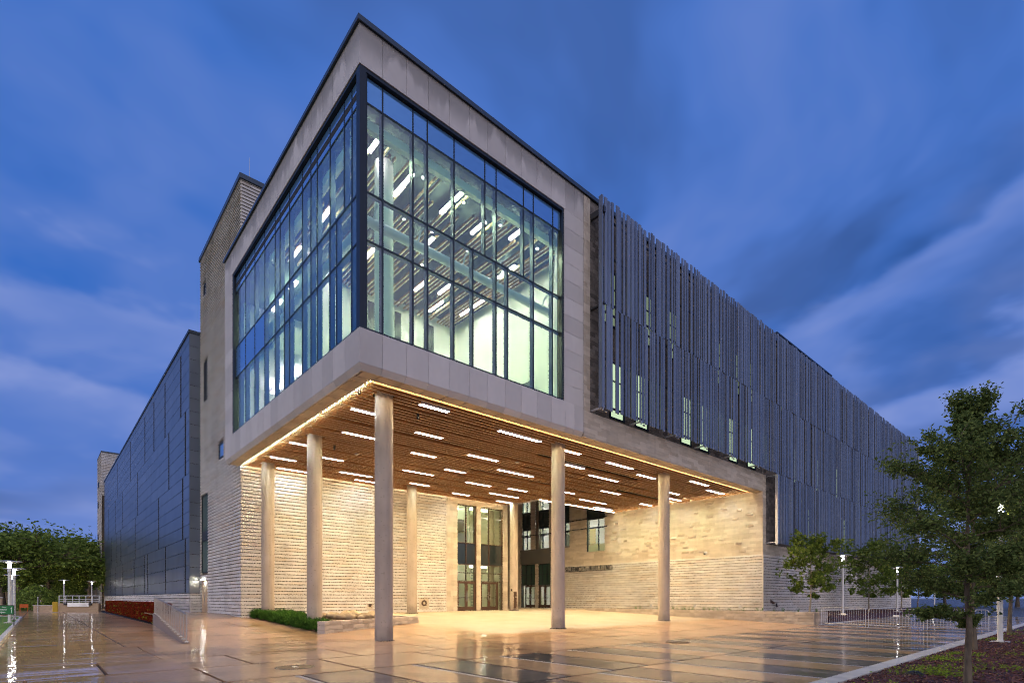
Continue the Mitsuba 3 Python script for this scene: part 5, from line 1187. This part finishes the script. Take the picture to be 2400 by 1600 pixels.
c = gpos(56, 66); t = thing('road_barrier', 'small orange road barrier standing under the far trees', 'barrier')
obj('board', box(c[0] - 0.4, c[0] + 0.4, c[1] - 0.03, c[1] + 0.03, 0.5, 0.95), 'orange', t)
for s in (-0.35, 0.35): obj('leg', box(c[0] + s - 0.03, c[0] + s + 0.03, c[1] - 0.2, c[1] + 0.2, 0, 0.5), 'orange', t)
c = gpos(-2, 55); t = thing('brick_pier', 'tan masonry pier at the left edge of the picture', 'pillar'); obj('shaft', bevel(c[0] - 0.5, c[0] + 0.25, c[1] - 0.4, c[1] + 0.4, 0, 1.65, 0.05), 'tan_wall', t); obj('cap', bevel(c[0] - 0.55, c[0] + 0.3, c[1] - 0.45, c[1] + 0.45, 1.652, 1.8, 0.05), 'kerb', t)
sb = thing('distant_building', 'pale lit building glimpsed through the trees beyond the dock', 'building')
c = gpos(190, 118); obj('wall', box(c[0] - 14, c[0] + 14, c[1], c[1] + 8, 0, 9), 'tan_wall', sb); obj('roof', box(c[0] - 14.4, c[0] + 14.4, c[1] - 0.4, c[1] + 8.4, 9.01, 9.4), 'kerb', sb)
for i in range(8):
    obj('window', box(c[0] - 12 + 3.2 * i, c[0] - 10.4 + 3.2 * i, c[1] - 0.05, c[1] - 0.005, 4.5, 7), 'dark_spandrel', sb)
x, y = gpos(150, 74); street_lamp(x, y, 0.0, 4.2, 'added lamp hidden among the far trees, lighting their undersides', 5)  # this and the next two lamps are added to brighten the far foliage
x, y = gpos(215, 80); street_lamp(x, y, 0.0, 4.2, 'added lamp behind the dock rail beside the metal wing, lighting the far trees', 5)
x, y = gpos(95, 80); street_lamp(x, y, 0.0, 3.6, 'added lamp low among the far trees behind the tan wall, lighting their leaves', 4)
for i, (px, dep, h, cr, trk, nl, lab) in enumerate([
        (41, 78, 13.0, 7.0, 0.42, 9000, 'big broad tree with a pale forked trunk behind the lawn lamps'),
        (-25, 88, 15.2, 8.5, 0.45, 9000, 'tallest tree of the far row, at the left edge'),
        (118, 92, 12.3, 7.0, 0.38, 9000, 'tree with a leaning dark trunk behind the low tan wall'),
        (75, 104, 15.0, 7.5, 0.4, 8000, 'tall dark tree behind the broad one, second row'),
        (172, 108, 12.8, 6.8, 0.38, 8000, 'tree between the leaning one and the stone tower, second row'),
        (210, 90, 12.6, 6.2, 0.45, 9000, 'tree with a thick lit trunk just left of the stone tower'),
        (238, 112, 15.4, 6.5, 0.4, 7000, 'dark tree rising close against the stone tower'),
        (8, 108, 16.0, 8.0, 0.4, 7000, 'dark tree at the back left of the far row')]):
    x, y = gpos(px, dep)
    tree('shade_tree', (x, y, 0), h * 0.84, cr, 3.6, trk, 16, 11, nl, 0.6, 'oak_leaf' if i in (1, 3, 6, 7) else 'far_leaf', 'bark', 90 + i, lab, 'shade trees at the end of the street', spread=0.42, squash=0.55, sides=8, flat_=0.5)
for i, (px, dep, h, cr, trk, nl, lab) in enumerate([
        (2215, 118, 9.0, 6.0, 0.3, 5000, 'distant tree beyond the right end of the building, seen under the oak crown'),
        (2290, 105, 8.5, 6.5, 0.3, 5000, 'distant tree at far right, second of three beyond the plaza'),
        (2385, 98, 10, 7, 0.3, 5000, 'distant tree at far right, close to the edge of the picture')]):
    x, y = gpos(px, dep)
    tree('shade_tree', (x, y, 0), h, cr, 2.0, trk, 14, 9, nl, 0.6, 'far_leaf', 'bark', 130 + i, lab, 'trees beyond the plaza on the right', spread=0.42, squash=0.55, flat_=0.5)
for i, (px, dep, h, cr, lab) in enumerate([(80, 72, 3.2, 3.0, 'round low bush in front of the far trees, left of the pole'), (160, 92, 4.8, 3.5, 'grey green bush above the dock rail')]):
    x, y = gpos(px, dep); r = np.random.default_rng(200 + i); d = r.normal(size=(3200, 3)); d /= np.linalg.norm(d, axis=1, keepdims=True); d[:, 2] = np.abs(d[:, 2])
    rr = (0.72 + 0.45 * meshkit.fbm(d * 2.3, 3, seed=i)) * (0.75 + 0.3 * r.random(3200)); pts = d * rr[:, None] * np.array([cr, cr, h]) + np.array([x, y, 0.1])
    t = thing('bush', lab, 'bush'); v, f, uv = leaves(pts, 0.34, r); obj('foliage', (v, f), 'far_leaf', t, uv=uv); obj('stem', join([tube([(x, y, 0), (x + q, y, h * 0.7)], 0.06, 6) for q in (-0.8, 0, 0.8)]), 'bark', t)
